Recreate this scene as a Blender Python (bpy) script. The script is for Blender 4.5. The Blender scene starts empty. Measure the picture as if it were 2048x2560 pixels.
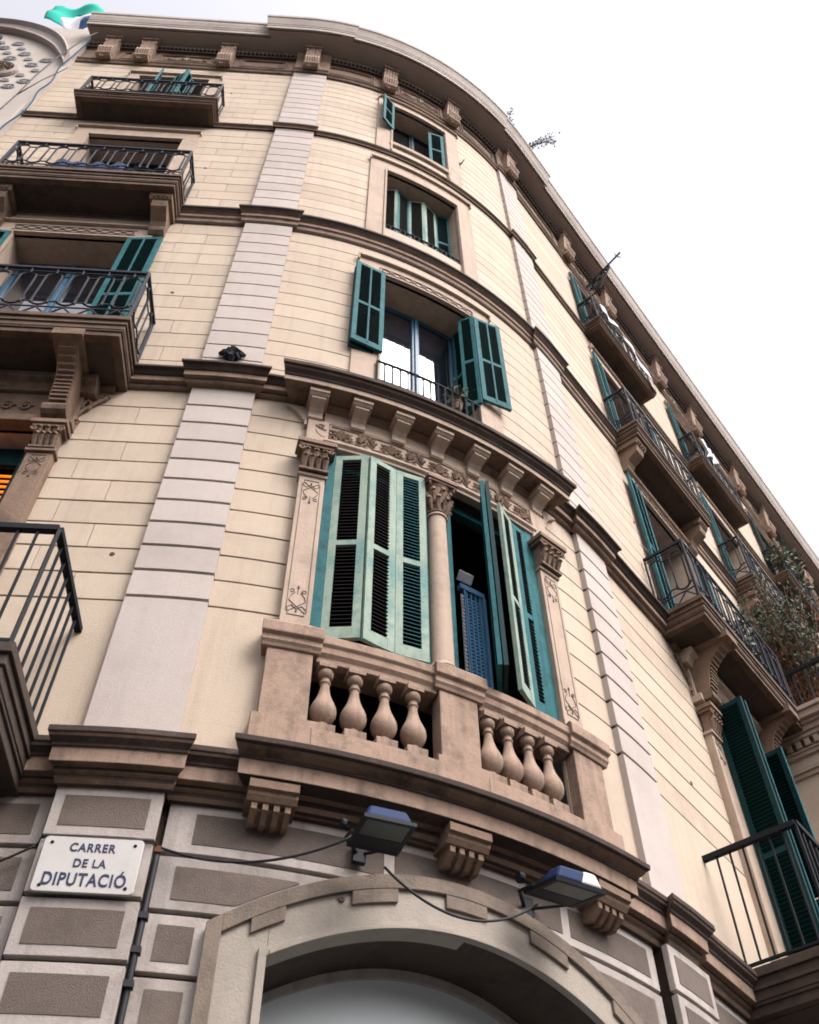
import bpy, bmesh, math, random
from mathutils import Vector, Matrix
random.seed(7)
rad = math.radians
# ------------------------------------------------------------ scene, camera, world, sun
sc = bpy.context.scene
COL = sc.collection
cam_d = bpy.data.cameras.new("camera"); cam = bpy.data.objects.new("camera", cam_d); COL.objects.link(cam)
sc.camera = cam
cam.location = (-2.6416, -10.3248, 1.6)
cam.rotation_mode = 'XYZ'
cam.matrix_world = Matrix.Translation((-2.6416, -10.3248, 1.6)) @ Matrix.Rotation(-0.469, 4, 'Z') @ Matrix.Rotation(2.483, 4, 'X') @ Matrix.Rotation(-0.006, 4, 'Z')
cam_d.sensor_fit = 'VERTICAL'; cam_d.sensor_height = 24.0
cam_d.lens = 2529.218 / 2560 * 24.0
cam_d.clip_start = 0.05; cam_d.clip_end = 1000
sc.cycles.filter_width = 1.8
cam_d.dof.use_dof = True; cam_d.dof.focus_distance = 9.0; cam_d.dof.aperture_fstop = 3.2
sc.render.resolution_x = 819; sc.render.resolution_y = 1024
SUN_EL, SUN_AZ = rad(50), rad(24)      # azimuth measured from -Y toward +X
w = bpy.data.worlds.new("World"); sc.world = w; w.use_nodes = True
nt = w.node_tree; bg = nt.nodes['Background']
sky = nt.nodes.new('ShaderNodeTexSky'); sky.sky_type = 'NISHITA'; sky.sun_disc = False
sky.sun_elevation = SUN_EL; sky.sun_rotation = rad(180) - SUN_AZ
sky.dust_density = 6; sky.air_density = 1.2
hs = nt.nodes.new('ShaderNodeHueSaturation'); hs.inputs['Saturation'].default_value = 0.22
tint = nt.nodes.new('ShaderNodeMix'); tint.data_type = 'RGBA'; tint.blend_type = 'MULTIPLY'
tint.inputs[0].default_value = 1.0; tint.inputs[7].default_value = (1.0, 0.965, 0.985, 1)
nt.links.new(sky.outputs[0], hs.inputs['Color']); nt.links.new(hs.outputs[0], tint.inputs[6])
nt.links.new(tint.outputs[2], bg.inputs[0]); bg.inputs[1].default_value = 0.15
sun_d = bpy.data.lights.new("sun", 'SUN'); sun = bpy.data.objects.new("sun", sun_d); COL.objects.link(sun)
sun_d.energy = 0.95; sun_d.angle = rad(35); sun_d.color = (1.0, 0.96, 0.92)
sd = Vector((math.sin(SUN_AZ) * math.cos(SUN_EL), -math.cos(SUN_AZ) * math.cos(SUN_EL), math.sin(SUN_EL)))
sun.rotation_euler = sd.to_track_quat('Z', 'Y').to_euler(); sun.location = sd * 60
sc.view_settings.view_transform = 'Standard'; sc.view_settings.look = 'None'
sc.view_settings.exposure = 1.25; sc.view_settings.gamma = 1

# ------------------------------------------------------------ materials
def mat(name, base, rough=0.85, vary=0.0, scale=3.0, dirt=None, dirt_amt=0.0, dirt_scale=1.2, bump=0.0, bump_scale=60.0,
        metal=0.0, spec=0.3, streak=0.0, emit=None, fine=0.0, tone=False):
    m = bpy.data.materials.new(name); m.use_nodes = True; n = m.node_tree; N = n.nodes; L = n.links
    p = N['Principled BSDF']; p.inputs['Roughness'].default_value = rough; p.inputs['Metallic'].default_value = metal
    p.inputs['Specular IOR Level'].default_value = spec
    tc = N.new('ShaderNodeTexCoord')
    col = N.new('ShaderNodeRGB'); col.outputs[0].default_value = (*base, 1); out = col.outputs[0]
    def noise(s, det=6, ro=0.6, vec=None):
        t = N.new('ShaderNodeTexNoise'); t.inputs['Scale'].default_value = s; t.inputs['Detail'].default_value = det
        t.inputs['Roughness'].default_value = ro; L.new(vec or tc.outputs['Object'], t.inputs['Vector']); return t.outputs['Fac']
    def ramp(fac, a, b):
        r = N.new('ShaderNodeMapRange'); r.inputs[1].default_value = a; r.inputs[2].default_value = b; L.new(fac, r.inputs[0]); return r.outputs[0]
    def mix(fac, a, bcol, amt, blend='MIX'):
        x = N.new('ShaderNodeMix'); x.data_type = 'RGBA'; x.blend_type = blend
        mm = N.new('ShaderNodeMath'); mm.operation = 'MULTIPLY'; mm.inputs[1].default_value = amt; L.new(fac, mm.inputs[0])
        L.new(mm.outputs[0], x.inputs[0]); L.new(a, x.inputs[6]); x.inputs[7].default_value = (*bcol, 1); return x.outputs[2]
    if vary:
        out = mix(ramp(noise(scale), .35, .65), out, tuple(c * 0.72 for c in base), vary)
        out = mix(ramp(noise(scale * 5.3, 4), .4, .7), out, tuple(min(1, c * 1.18) for c in base), vary * .6)
    if fine:
        out = mix(ramp(noise(190, 3, .8), .35, .62), out, tuple(c * 0.6 for c in base), fine)
    if streak:
        mp = N.new('ShaderNodeMapping'); mp.inputs['Scale'].default_value = (6, 6, .35); L.new(tc.outputs['Object'], mp.inputs[0])
        out = mix(ramp(noise(1.5, 8, .7, mp.outputs[0]), .5, .8), out, tuple(c * .42 for c in (dirt or base)), streak)
    if dirt and dirt_amt:
        out = mix(ramp(noise(dirt_scale, 9, .75), .48, .68), out, dirt, dirt_amt)
    if tone:
        at = N.new('ShaderNodeAttribute'); at.attribute_name = 'tone'; vm = N.new('ShaderNodeVectorMath'); vm.operation = 'SCALE'
        L.new(out, vm.inputs[0]); L.new(at.outputs['Fac'], vm.inputs['Scale']); out = vm.outputs[0]
    L.new(out, p.inputs['Base Color'])
    if bump:
        bp = N.new('ShaderNodeBump'); bp.inputs['Strength'].default_value = bump; bp.inputs['Distance'].default_value = .01
        L.new(noise(bump_scale, 5, .7), bp.inputs['Height']); L.new(bp.outputs[0], p.inputs['Normal'])
    if emit:
        p.inputs['Emission Color'].default_value = (*emit[0], 1); p.inputs['Emission Strength'].default_value = emit[1]
    return m
M = {}
M['cream'] = mat('cream_stucco', (.475, .388, .300), tone=True, vary=.16, scale=.8, fine=.28, bump=.5, bump_scale=90, dirt=(.33, .24, .185), dirt_amt=.42, dirt_scale=.9, streak=.25)
M['pale'] = mat('pale_rose_stucco', (.435, .378, .342), tone=True, dirt=(.28,.225,.19), dirt_amt=.3, dirt_scale=1.3, vary=.2, scale=1.1, fine=.25, bump=.4, bump_scale=90, streak=.12)
M['trim'] = mat('rose_stone_trim', (.41, .315, .245), vary=.35, scale=2.0, fine=.25, bump=.5, bump_scale=50, dirt=(.17, .12, .095), dirt_amt=.45, dirt_scale=2.5, streak=.4)
M['stone'] = mat('brown_stone', (.20, .132, .092), vary=.5, scale=2.5, fine=.3, bump=.7, bump_scale=40, dirt=(.03, .02, .015), dirt_amt=.8, dirt_scale=2.2, streak=.4)
M['soot_shade_stone'] = mat('soot_and_shade_stone', (.062, .043, .033), vary=.4, scale=3, fine=.3, bump=.7, bump_scale=40, dirt=(.02,.014,.011), dirt_amt=.8, dirt_scale=2.5)  # soot plus the shade of undersides put into one dark colour
M['darkstone'] = mat('weathered_dark_balcony_stone', (.125, .078, .053), vary=.5, scale=2.5, fine=.3, bump=.7, dirt=(.022, .015, .012), dirt_amt=.75, dirt_scale=2.6, streak=.5)
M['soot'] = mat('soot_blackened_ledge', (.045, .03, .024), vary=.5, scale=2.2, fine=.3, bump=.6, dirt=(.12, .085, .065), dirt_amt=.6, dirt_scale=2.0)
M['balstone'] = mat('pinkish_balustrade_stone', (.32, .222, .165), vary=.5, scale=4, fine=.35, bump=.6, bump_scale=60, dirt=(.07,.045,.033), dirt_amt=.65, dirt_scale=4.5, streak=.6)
M['corn'] = mat('grey_cornice_plaster', (.34, .295, .26), vary=.25, scale=1.5, fine=0, bump=0, dirt=(.12,.09,.07), dirt_amt=.3, dirt_scale=1.5, streak=.25)
M['soffit'] = mat('cornice_soffit_plaster', (.38, .30, .255), vary=.3, scale=.8, fine=.2, bump=.4, dirt=(.24,.18,.15), dirt_amt=.4, dirt_scale=1.0)
M['deepjoint'] = mat('dark_deep_joint', (.035, .018, .018))
M['groove'] = mat('brown_joint_mortar', (.12, .065, .05), vary=.2, scale=3)
M['incised'] = mat('dirty_incised_line', (.08, .055, .045))  # groove shade and grime put into one dark colour, on raised tubes
M['gframe'] = mat('smooth_dressed_stone', (.40, .355, .325), tone=True, vary=.3, scale=2.2, fine=.3, bump=.5, dirt=(.17,.14,.118), dirt_amt=.6, dirt_scale=2.1, streak=.45)
M['gpanel'] = mat('bush_hammered_stone', (.165, .130, .110), tone=True, vary=.4, scale=4, fine=.5, bump=1.0, bump_scale=130, dirt=(.08,.064,.054), dirt_amt=.6, dirt_scale=3)
M['archstone'] = mat('arch_stone', (.33, .29, .245), vary=.3, scale=2.5, fine=.3, bump=.6, dirt=(.17,.14,.115), dirt_amt=.35, dirt_scale=2.6, streak=.2)
M['archband'] = mat('brown_arch_band', (.19, .15, .118), vary=.35, scale=3, fine=.35, bump=.7, dirt=(.045,.035,.028), dirt_amt=.5, dirt_scale=3)
M['teal'] = mat('teal_paint', (.018, .108, .120), rough=.75, vary=.7, scale=6, dirt=(.006, .028, .035), dirt_amt=.8, dirt_scale=7, bump=.3, bump_scale=80, streak=.3, spec=.15)
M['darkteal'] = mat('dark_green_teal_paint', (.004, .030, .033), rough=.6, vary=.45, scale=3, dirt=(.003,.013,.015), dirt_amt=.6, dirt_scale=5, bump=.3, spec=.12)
M['paleteal'] = mat('sun_bleached_green_paint', (.23, .29, .235), rough=.8, vary=.6, scale=5.0, dirt=(.02, .15, .155), dirt_amt=.9, dirt_scale=2.6, bump=.4, bump_scale=70, streak=.15)
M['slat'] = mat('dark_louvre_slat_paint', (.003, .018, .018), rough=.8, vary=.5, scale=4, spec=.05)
M['blueframe'] = mat('blue_window_frame_paint', (.03,.10,.17), rough=.5, vary=.35, scale=3, spec=.4, streak=.2)
M['bluedoor'] = mat('faded_blue_door_paint', (.09, .24, .42), rough=.6, vary=.4, scale=4)  # blue raised to make up for the dark room around the door
M['iron'] = mat('blue_grey_wrought_iron', (.020, .024, .033), rough=.75, vary=.4, scale=8, spec=.15, dirt=(.09, .05, .035), dirt_amt=.25, dirt_scale=5)
M['blackiron'] = mat('black_painted_iron', (.008, .010, .013), rough=.7, vary=.3, scale=8, spec=.15)
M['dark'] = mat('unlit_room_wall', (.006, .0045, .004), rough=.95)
M['ceil'] = mat('unlit_reveal_plaster', (.07,.045,.035), rough=.95, vary=.2)
M['amber'] = mat('lamp_lit_blind', (.6, .25, .05), emit=((1.0, .22, .012), .42))  # slats glow on their own, standing for light from indoors
M['white'] = mat('white_cloth', (.6,.6,.65), vary=.12, scale=6, rough=.9)
M['bluecloth'] = mat('blue_cloth', (.03, .05, .12), vary=.3, scale=6, rough=.9)
M['enamel'] = mat('white_enamel_plate', (.44,.42,.40), rough=.35, vary=.25, scale=5, fine=.15, dirt=(.35, .28, .24), dirt_amt=.25, dirt_scale=5, spec=.5)
M['letter'] = mat('navy_enamel_letter', (.018, .022, .06), rough=.4)
M['rust'] = mat('rusty_steel', (.12, .045, .02), rough=.9, vary=.5, scale=20)
M['lampblack'] = mat('black_lamp_housing', (.007, .009, .012), rough=.6, vary=.4, scale=12, spec=.2)
M['lampblue'] = mat('blue_lamp_cover', (.016,.030,.085), rough=.6, vary=.35, scale=9, spec=.1, fine=.15)
M['lampglass'] = mat('dusty_lamp_glass', (.035, .05, .048), rough=.35, vary=.3, scale=12, spec=.3)
M['rubber'] = mat('black_cable_rubber', (.012, .012, .014), rough=.6)
M['bluecable'] = mat('blue_cable_sheath', (.012, .07, .14), rough=.8, spec=.1)
M['neigh'] = mat('neighbour_cream_plaster', (.44,.385,.34), vary=.15, scale=1.5, fine=.3, bump=.4, dirt=(.27,.22,.18), dirt_amt=.25, streak=.15)
M['neighgrey'] = mat('neighbour_grey_moulding', (.33,.28,.25), vary=.25, scale=3, fine=.3, bump=.4)
M['neighblue'] = mat('neighbour_blue_grey_relief', (.30,.295,.31), vary=.3, scale=5, fine=.3)
M['flagteal'] = mat('turquoise_cloth', (.0,.34,.26), rough=.9, vary=.2, scale=4)
M['flagblue'] = mat('navy_cloth', (.01, .05, .16), rough=.9)
M['leaf'] = mat('green_leaves', (.075, .10, .07), rough=.7, vary=.6, scale=4)
M['leafblue'] = mat('blue_green_leaves', (.045, .12, .13), rough=.7, vary=.5, scale=4)
M['dryleaf'] = mat('brown_dry_leaves', (.20, .085, .05), rough=.9, vary=.6, scale=4)
M['twig'] = mat('brown_twig', (.12, .07, .045), rough=.9)
M['asphalt'] = mat('asphalt', (.05, .05, .052), vary=.3, scale=1, bump=.5)
M['paving'] = mat('grey_paving', (.05,.047,.044), vary=.3, scale=1, bump=.3)
M['fanlight'] = mat('pale_grey_fanlight_panel', (.55,.60,.61), rough=.5, vary=.25, spec=.8, scale=.9)
M['bark'] = mat('mottled_plane_bark', (.22, .18, .13), vary=.6, scale=5, bump=.5)
g = bpy.data.materials.new('window_glass'); g.use_nodes = True
gp = g.node_tree.nodes['Principled BSDF']; gp.inputs['Base Color'].default_value = (.01, .012, .018, 1); gp.inputs['Roughness'].default_value = .03
gp.inputs['IOR'].default_value = 2.6; gp.inputs['Specular IOR Level'].default_value = .6
M['glass'] = g

# ------------------------------------------------------------ facade coordinates: s along the front, d outward, z up
R, AL, AR = 5.4448, 0.403, 0.438
SL, SR = -R * AL, R * AR
def ang(s): return -AL if s < SL else (AR if s > SR else s / R)
def F(s, d):
    t = ang(s); e = s - SL if s < SL else (s - SR if s > SR else 0.0)
    return ((R + d) * math.sin(t) + math.cos(t) * e, -(R + d) * math.cos(t) + math.sin(t) * e)
def FV(s, z, d=0.0):
    x, y = F(s, d); return Vector((x, y, z))
def PM(s, z, d=0.0, a=0.0):          # local frame: x right along wall, y into the wall, z up
    return Matrix.Translation(FV(s, z, d)) @ Matrix.Rotation(ang(s) + a, 4, 'Z')
def stations(s0, s1, step=.11):
    pts = [s0]
    if s1 > SL and s0 < SR:
        a, b = max(s0, SL), min(s1, SR); n = max(1, math.ceil((b - a) / step))
        pts += [a + (b - a) * i / n for i in range(n + 1)]
    pts.append(s1); out = []
    for p in pts:
        if not out or abs(p - out[-1]) > 1e-6: out.append(p)
    return out

class MB:
    def __init__(self): self.v = []; self.f = []; self.mi = {}; self.tn = []; self.tone = None
    def add(self, vs, fs):
        b = len(self.v); self.tn += [self.tone if self.tone is not None else 1.0] * len(fs); self.v += [tuple(v) for v in vs]; self.f += [tuple(b + i for i in f) for f in fs]; return self
    def prism(self, prof, s0, s1, fl=0.0, fr=0.0, step=.11, mi=None):
        f0 = len(self.f)
        st = stations(s0, s1, step); n = len(prof); vs = []
        for k, s in enumerate(st):
            for (d, z) in prof:
                ss = s - fl * d if k == 0 else (s + fr * d if k == len(st) - 1 else s)
                x, y = F(ss, d); vs.append((x, y, z))
        fs = []
        for k in range(len(st) - 1):
            for i in range(n):
                j = (i + 1) % n; fs.append((k * n + i, (k + 1) * n + i, (k + 1) * n + j, k * n + j))
                if mi and i in mi: self.mi[f0 + len(fs) - 1] = mi[i]
        fs.append(tuple(range(n))); fs.append(tuple(reversed([(len(st) - 1) * n + i for i in range(n)])))
        return self.add(vs, fs)
    def box(self, s0, s1, z0, z1, d0, d1):
        return self.prism([(d0, z0), (d1, z0), (d1, z1), (d0, z1)], s0, s1)
    def strip(self, sl, lo, hi, d0, d1):
        vs = []; fs = []; k = 0
        for s in sl:
            a, b = lo(s), hi(s)
            vs += [(*F(s, d0), a), (*F(s, d1), a), (*F(s, d1), b), (*F(s, d0), b)]
        m = len(sl)
        for k in range(m - 1):
            for i in range(4):
                j = (i + 1) % 4; fs.append((4 * k + i, 4 * k + 4 + i, 4 * k + 4 + j, 4 * k + j))
        fs.append((0, 1, 2, 3)); fs.append((4 * m - 1, 4 * m - 2, 4 * m - 3, 4 * m - 4))
        return self.add(vs, fs)
    def tunnel(self, s0, s1, z0, z1, dA, dB, back=False):
        st = stations(s0, s1); vs = []
        for s in st:
            vs += [(*F(s, dA), z0), (*F(s, dB), z0), (*F(s, dB), z1), (*F(s, dA), z1)]
        fs = []; m = len(st)
        for k in range(m - 1):
            fs.append((4 * k, 4 * k + 4, 4 * k + 5, 4 * k + 1)); fs.append((4 * k + 3, 4 * k + 2, 4 * k + 6, 4 * k + 7))
            if back: fs.append((4 * k + 1, 4 * k + 5, 4 * k + 6, 4 * k + 2))
        fs.append((0, 1, 2, 3)); fs.append((4 * m - 4, 4 * m - 1, 4 * m - 2, 4 * m - 3))
        return self.add(vs, fs)
    def quadwall(self, s0, s1, z0, z1, d):
        st = stations(s0, s1); vs = []
        for s in st: vs += [(*F(s, d), z0), (*F(s, d), z1)]
        return self.add(vs, [(2 * k, 2 * k + 2, 2 * k + 3, 2 * k + 1) for k in range(len(st) - 1)])
    def lbox(self, m, x0, x1, y0, y1, z0, z1):
        c = [m @ Vector(p) for p in ((x0, y0, z0), (x1, y0, z0), (x1, y1, z0), (x0, y1, z0), (x0, y0, z1), (x1, y0, z1), (x1, y1, z1), (x0, y1, z1))]
        return self.add(c, [(0, 3, 2, 1), (4, 5, 6, 7), (0, 1, 5, 4), (1, 2, 6, 5), (2, 3, 7, 6), (3, 0, 4, 7)])
    def lprism(self, m, poly, x0, x1):     # poly in local (y,z), extruded in x
        n = len(poly)
        return self.add([m @ Vector((x0, y, z)) for y, z in poly] + [m @ Vector((x1, y, z)) for y, z in poly],
                        [(i, (i + 1) % n, n + (i + 1) % n, n + i) for i in range(n)] + [tuple(range(n)), tuple(range(2 * n - 1, n - 1, -1))])
    def tube(self, pts, r, n=6, closed=False, flat=1.0):
        pts = [Vector(p) for p in pts]; m = len(pts)
        if m < 2: return self
        up = None; vs = []
        for i, p in enumerate(pts):
            if closed: t = (pts[(i + 1) % m] - pts[i - 1])
            else: t = pts[min(i + 1, m - 1)] - pts[max(i - 1, 0)]
            if t.length < 1e-9: t = Vector((0, 0, 1))
            t.normalize()
            if up is None:
                up = Vector((0, 0, 1)) if abs(t.z) < .9 else Vector((math.cos(ang(0)), 0.3, 0)).normalized()
            a = (up - t * up.dot(t)); a = a.normalized() if a.length > 1e-6 else t.orthogonal().normalized()
            b = t.cross(a); up = a
            rr = r(i / (m - 1)) if callable(r) else r
            for k in range(n):
                w_ = 2 * math.pi * k / n + math.pi / n; vs.append(p + (a * math.cos(w_) + b * math.sin(w_) * flat) * rr)
        fs = []
        for i in range(m if closed else m - 1):
            j = (i + 1) % m
            for k in range(n): fs.append((i * n + k, i * n + (k + 1) % n, j * n + (k + 1) % n, j * n + k))
        if not closed: fs.append(tuple(reversed(range(n)))); fs.append(tuple((m - 1) * n + k for k in range(n)))
        return self.add(vs, fs)
    def bar(self, a, b, r, n=4): return self.tube([a, b], r, n)
    def lathe(self, m, prof, n=20):
        vs = []; fs = []; k = len(prof)
        for (r_, z) in prof:
            for i in range(n): t = 2 * math.pi * i / n; vs.append(m @ Vector((r_ * math.cos(t), r_ * math.sin(t), z)))
        for a in range(k - 1):
            for i in range(n): fs.append((a * n + i, a * n + (i + 1) % n, (a + 1) * n + (i + 1) % n, (a + 1) * n + i))
        fs.append(tuple(reversed(range(n)))); fs.append(tuple((k - 1) * n + i for i in range(n)))
        return self.add(vs, fs)

OFF = {}
def tag(o, label=None, cat=None, group=None, kind=None):
    for k, v in (('label', label), ('category', cat), ('group', group), ('kind', kind)):
        if v: o[k] = v
    return o
def obj(name, mb, m, parent=None, origin=None, smooth=False, bevel=0.0, label=None, recalc=True):
    base = OFF.get(parent.name, Vector((0, 0, 0))) if parent else Vector((0, 0, 0))
    og = Vector(origin) if origin is not None else base
    me = bpy.data.meshes.new(name); me.from_pydata([(v[0] - og[0], v[1] - og[1], v[2] - og[2]) for v in mb.v], [], mb.f); me.update()
    if recalc:
        bm = bmesh.new(); bm.from_mesh(me); bmesh.ops.recalc_face_normals(bm, faces=bm.faces); bm.to_mesh(me); bm.free()
    for q in (m if isinstance(m, (tuple, list)) else [m]): me.materials.append(M[q] if isinstance(q, str) else q)
    if len(mb.tn) == len(me.polygons) and any(t != 1.0 for t in mb.tn):
        at = me.attributes.new('tone', 'FLOAT', 'FACE'); at.data.foreach_set('value', mb.tn)
    else:
        at = me.attributes.new('tone', 'FLOAT', 'FACE'); at.data.foreach_set('value', [1.0] * len(me.polygons))
    for k_, v_ in mb.mi.items(): me.polygons[k_].material_index = v_
    if smooth:
        for p in me.polygons: p.use_smooth = True
    o = bpy.data.objects.new(name, me); COL.objects.link(o)
    if parent: o.parent = parent
    o.location = og - base; OFF[o.name] = og
    if bevel:
        b = o.modifiers.new('bevel', 'BEVEL'); b.width = bevel; b.segments = 1; b.limit_method = 'ANGLE'; b.angle_limit = rad(40)
    if label: o['label'] = label
    return o
def lobj(name, mb, m, parent, mtx, smooth=False, label=None):   # mesh in local coordinates, placed by a matrix
    me = bpy.data.meshes.new(name); me.from_pydata(mb.v, [], mb.f); me.update()
    bm = bmesh.new(); bm.from_mesh(me); bmesh.ops.recalc_face_normals(bm, faces=bm.faces); bm.to_mesh(me); bm.free()
    me.materials.append(M[m])
    if smooth:
        for p in me.polygons: p.use_smooth = True
    o = bpy.data.objects.new(name, me); COL.objects.link(o)
    return place(o, parent, mtx, label)
def place(o, parent, mtx, label=None):
    base = OFF.get(parent.name, Vector((0, 0, 0))) if parent else Vector((0, 0, 0))
    if parent: o.parent = parent
    o.location = mtx.to_translation() - base; o.rotation_euler = mtx.to_euler(); OFF[o.name] = mtx.to_translation()
    if label: o['label'] = label
    return o
def dup(src, parent, mtx, label=None):
    o = src.copy(); COL.objects.link(o)
    for k in ('label',):
        if k in o: del o[k]
    return place(o, parent, mtx, label)
def empty(name, loc, label, cat, group=None):
    o = bpy.data.objects.new(name, None); COL.objects.link(o); o.location = loc; o.empty_display_size = .3
    OFF[o.name] = Vector(loc); return tag(o, label, cat, group)
I4 = Matrix.Identity(4)

# ------------------------------------------------------------ levels
Z0, Z1, Z2, Z3, Z4 = 5.60, 10.10, 14.22, 17.84, 20.95      # top of each string course
WL, WR = -6.21, 22.0                                       # ends of the front
BL = -4.30                                                 # axis of the left bay
BRS = [5.17, 8.98, 12.78, 16.58]                           # axes of the bays on the right
CX = 0.10
bld = empty('corner_apartment_building', (0, 0, 0), 'cream rounded corner apartment building with green shutters and iron balconies', 'building')

# openings: (s0, s1, z0, z1)
O = {}
O['f1_l'] = (BL - .83, BL + .83, 5.62, 9.10)
O['logL'] = (-.97, .02, 6.82, 9.22); O['logR'] = (.18, 1.20, 6.82, 9.22)
O['bal'] = (-.93, 1.22, 5.9, 6.60)
O['f2_l'] = (BL - .68, BL + .68, Z1 + .02, 13.28); O['f2_c'] = (-.50, .70, 10.78, 13.21)
O['f3_l'] = (BL - .69, BL + .69, Z2 + .02, 16.98); O['f3_c'] = (-.51, .68, 14.80, 16.92)
O['f4_l'] = (BL - .60, BL + .60, Z3 + .1, 20.20); O['f4_c'] = (-.44, .58, 18.33, 20.32)
for i, c in enumerate(BRS):
    O['f1_r%d' % i] = (c - .70, c + .70, 5.62, 9.10)
    O['f2_r%d' % i] = (c - .70, c + .70, Z1 + .02, 13.25)
    O['f3_r%d' % i] = (c - .68, c + .68, Z2 + .02, 16.95)
    O['f4_r%d' % i] = (c - .62, c + .62, Z3 + .1, 20.25)
HOLES = list(O.values())
LOG = (-1.19, 1.42, 5.9, 9.25)      # the wall is cut away behind the loggia; its stonework is separate
HOLES_W = [h for k, h in O.items() if k not in ('logL', 'logR', 'bal')] + [(-.97, 1.22, 5.92, 9.23)]

def sub(rects, hole):
    out = []
    for (a, b, c, d) in rects:
        if hole[0] >= b or hole[1] <= a or hole[2] >= d or hole[3] <= c: out.append((a, b, c, d)); continue
        x0, x1 = max(a, hole[0]), min(b, hole[1])
        if hole[2] > c: out.append((a, b, c, hole[2]))
        if hole[3] < d: out.append((a, b, hole[3], d))
        y0, y1 = max(c, hole[2]), min(d, hole[3])
        if x0 > a: out.append((a, x0, y0, y1))
        if x1 < b: out.append((x1, b, y0, y1))
    return out
def cut(rect, holes):
    r = [rect]
    for h in holes: r = sub(r, h)
    return [q for q in r if q[1] - q[0] > .004 and q[3] - q[2] > .004]

# ------------------------------------------------------------ main walls: backing plus coursed blocks
def courses(first, pitch, lo, hi):
    z = [lo]; k = 0
    while first + k * pitch < hi - .05:
        if first + k * pitch > lo + .05: z.append(first + k * pitch)
        k += 1
    return z + [hi]
FL = [('1', Z0 - .02, 9.93, courses(7.002, .288, Z0 - .02, 9.93)),
      ('2', Z1 - .03, 13.93, courses(10.47, .286, Z1 - .03, 13.93)),
      ('3', Z2 - .03, 17.74, courses(14.522, .286, Z2 - .03, 17.74)),
      ('4', Z3 - .03, 21.0, courses(18.046, .272, Z3 - .03, 21.0))]
back = MB(); blocks = MB(); rng = random.Random(3)
for q in cut((WL, WR, 5.30, 22.1), HOLES_W): back.quadwall(*q, -.022)
GAP = .016
for zone, (a, b) in (('L', (WL, -2.29)), ('C', (-1.703, 1.963)), ('R', (2.504, WR))):
    for (nm, lo, hi, zs) in FL:
        for k in range(len(zs) - 1):
            z0, z1 = zs[k], zs[k + 1]
            g1 = (.020 if nm == '1' else .015) if k < len(zs) - 2 else 0
            segs = [(a, b)]
            if zone == 'L' and not (nm == '1' and k == 0):
                sh = -2.72 if k % 2 else -3.06; cuts = [c for c in [sh - .7 * j for j in range(6)] if c > a + .1]
                xs = [b] + cuts + [a]; segs = [(xs[i + 1] + (.003 if i < len(xs) - 2 else 0), xs[i] - (.003 if i else 0)) for i in range(len(xs) - 1)]
            for (p, q_) in segs:
                blocks.tone = rng.uniform(.93, 1.05)
                for r_ in cut((p, q_, z0, z1 - g1), HOLES_W): blocks.box(*r_, -.03, rng.uniform(-.0012, .0012))
obj('joint_bed', back, 'groove', bld, recalc=False)
obj('wall', blocks, 'cream', bld, label='cream coursed stucco wall with thin brown joints')
# pilaster strips at both ends of the curve
for nm, (a, b) in (('l', (-2.29, -1.703)), ('r', (1.963, 2.504))):
    pb = MB(); pj = MB()
    pj.box(a + .004, b - .004, 5.5, 21.0, -.03, .030)
    for (f, lo, hi, zs) in FL:
        for k in range(len(zs) - 1):
            gg = .032 if f == '1' else .024
            pb.tone = rng.uniform(.94, 1.04); pb.box(a, b, zs[k], zs[k + 1] - (gg if k < len(zs) - 2 else 0), -.03, .06)
    p = obj('pilaster', pb, 'pale', bld, label=('pale rose grooved pilaster left of the loggia' if nm == 'l' else 'pale rose grooved pilaster right of the loggia'))
    obj('joint_bed', pj, 'deepjoint', p)

# ------------------------------------------------------------ string courses
def molding(prof, top, parts, m, name, label=None, mi=None):
    mb = MB()
    for (a, b, dlt, fl) in parts:
        mb.prism([((d + dlt) if d > 0 else -.03, top + z) for d, z in prof], a, b, fl, fl, mi=mi)
    return obj(name, mb, m, bld, bevel=.004, label=label)
c0 = [(0, -.31), (.03, -.31), (.05, -.285), (.05, -.26), (.075, -.245), (.075, -.225), (.125, -.22), (.13, -.125), (.145, -.12), (.145, -.105), (.18, -.075), (.19, -.06), (.20, -.055), (.20, -.012), (0, .0)]
molding(c0, Z0, [(WL, -2.30, .0, 0), (-2.26, -1.72, .10, .5), (-1.69, 1.97, .0, 0), (2.0, 2.30, .06, .5), (2.47, 7.0, .0, 0), (11.0, WR, 0, 0)], ('stone', 'balstone', 'soot'), 'string_course', 'heavy brown moulded cornice above the ground floor', {0: 2, 2: 2, 4: 2, 6: 1, 7: 2, 8: 2, 9: 2, 11: 2, 12: 2})
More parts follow.
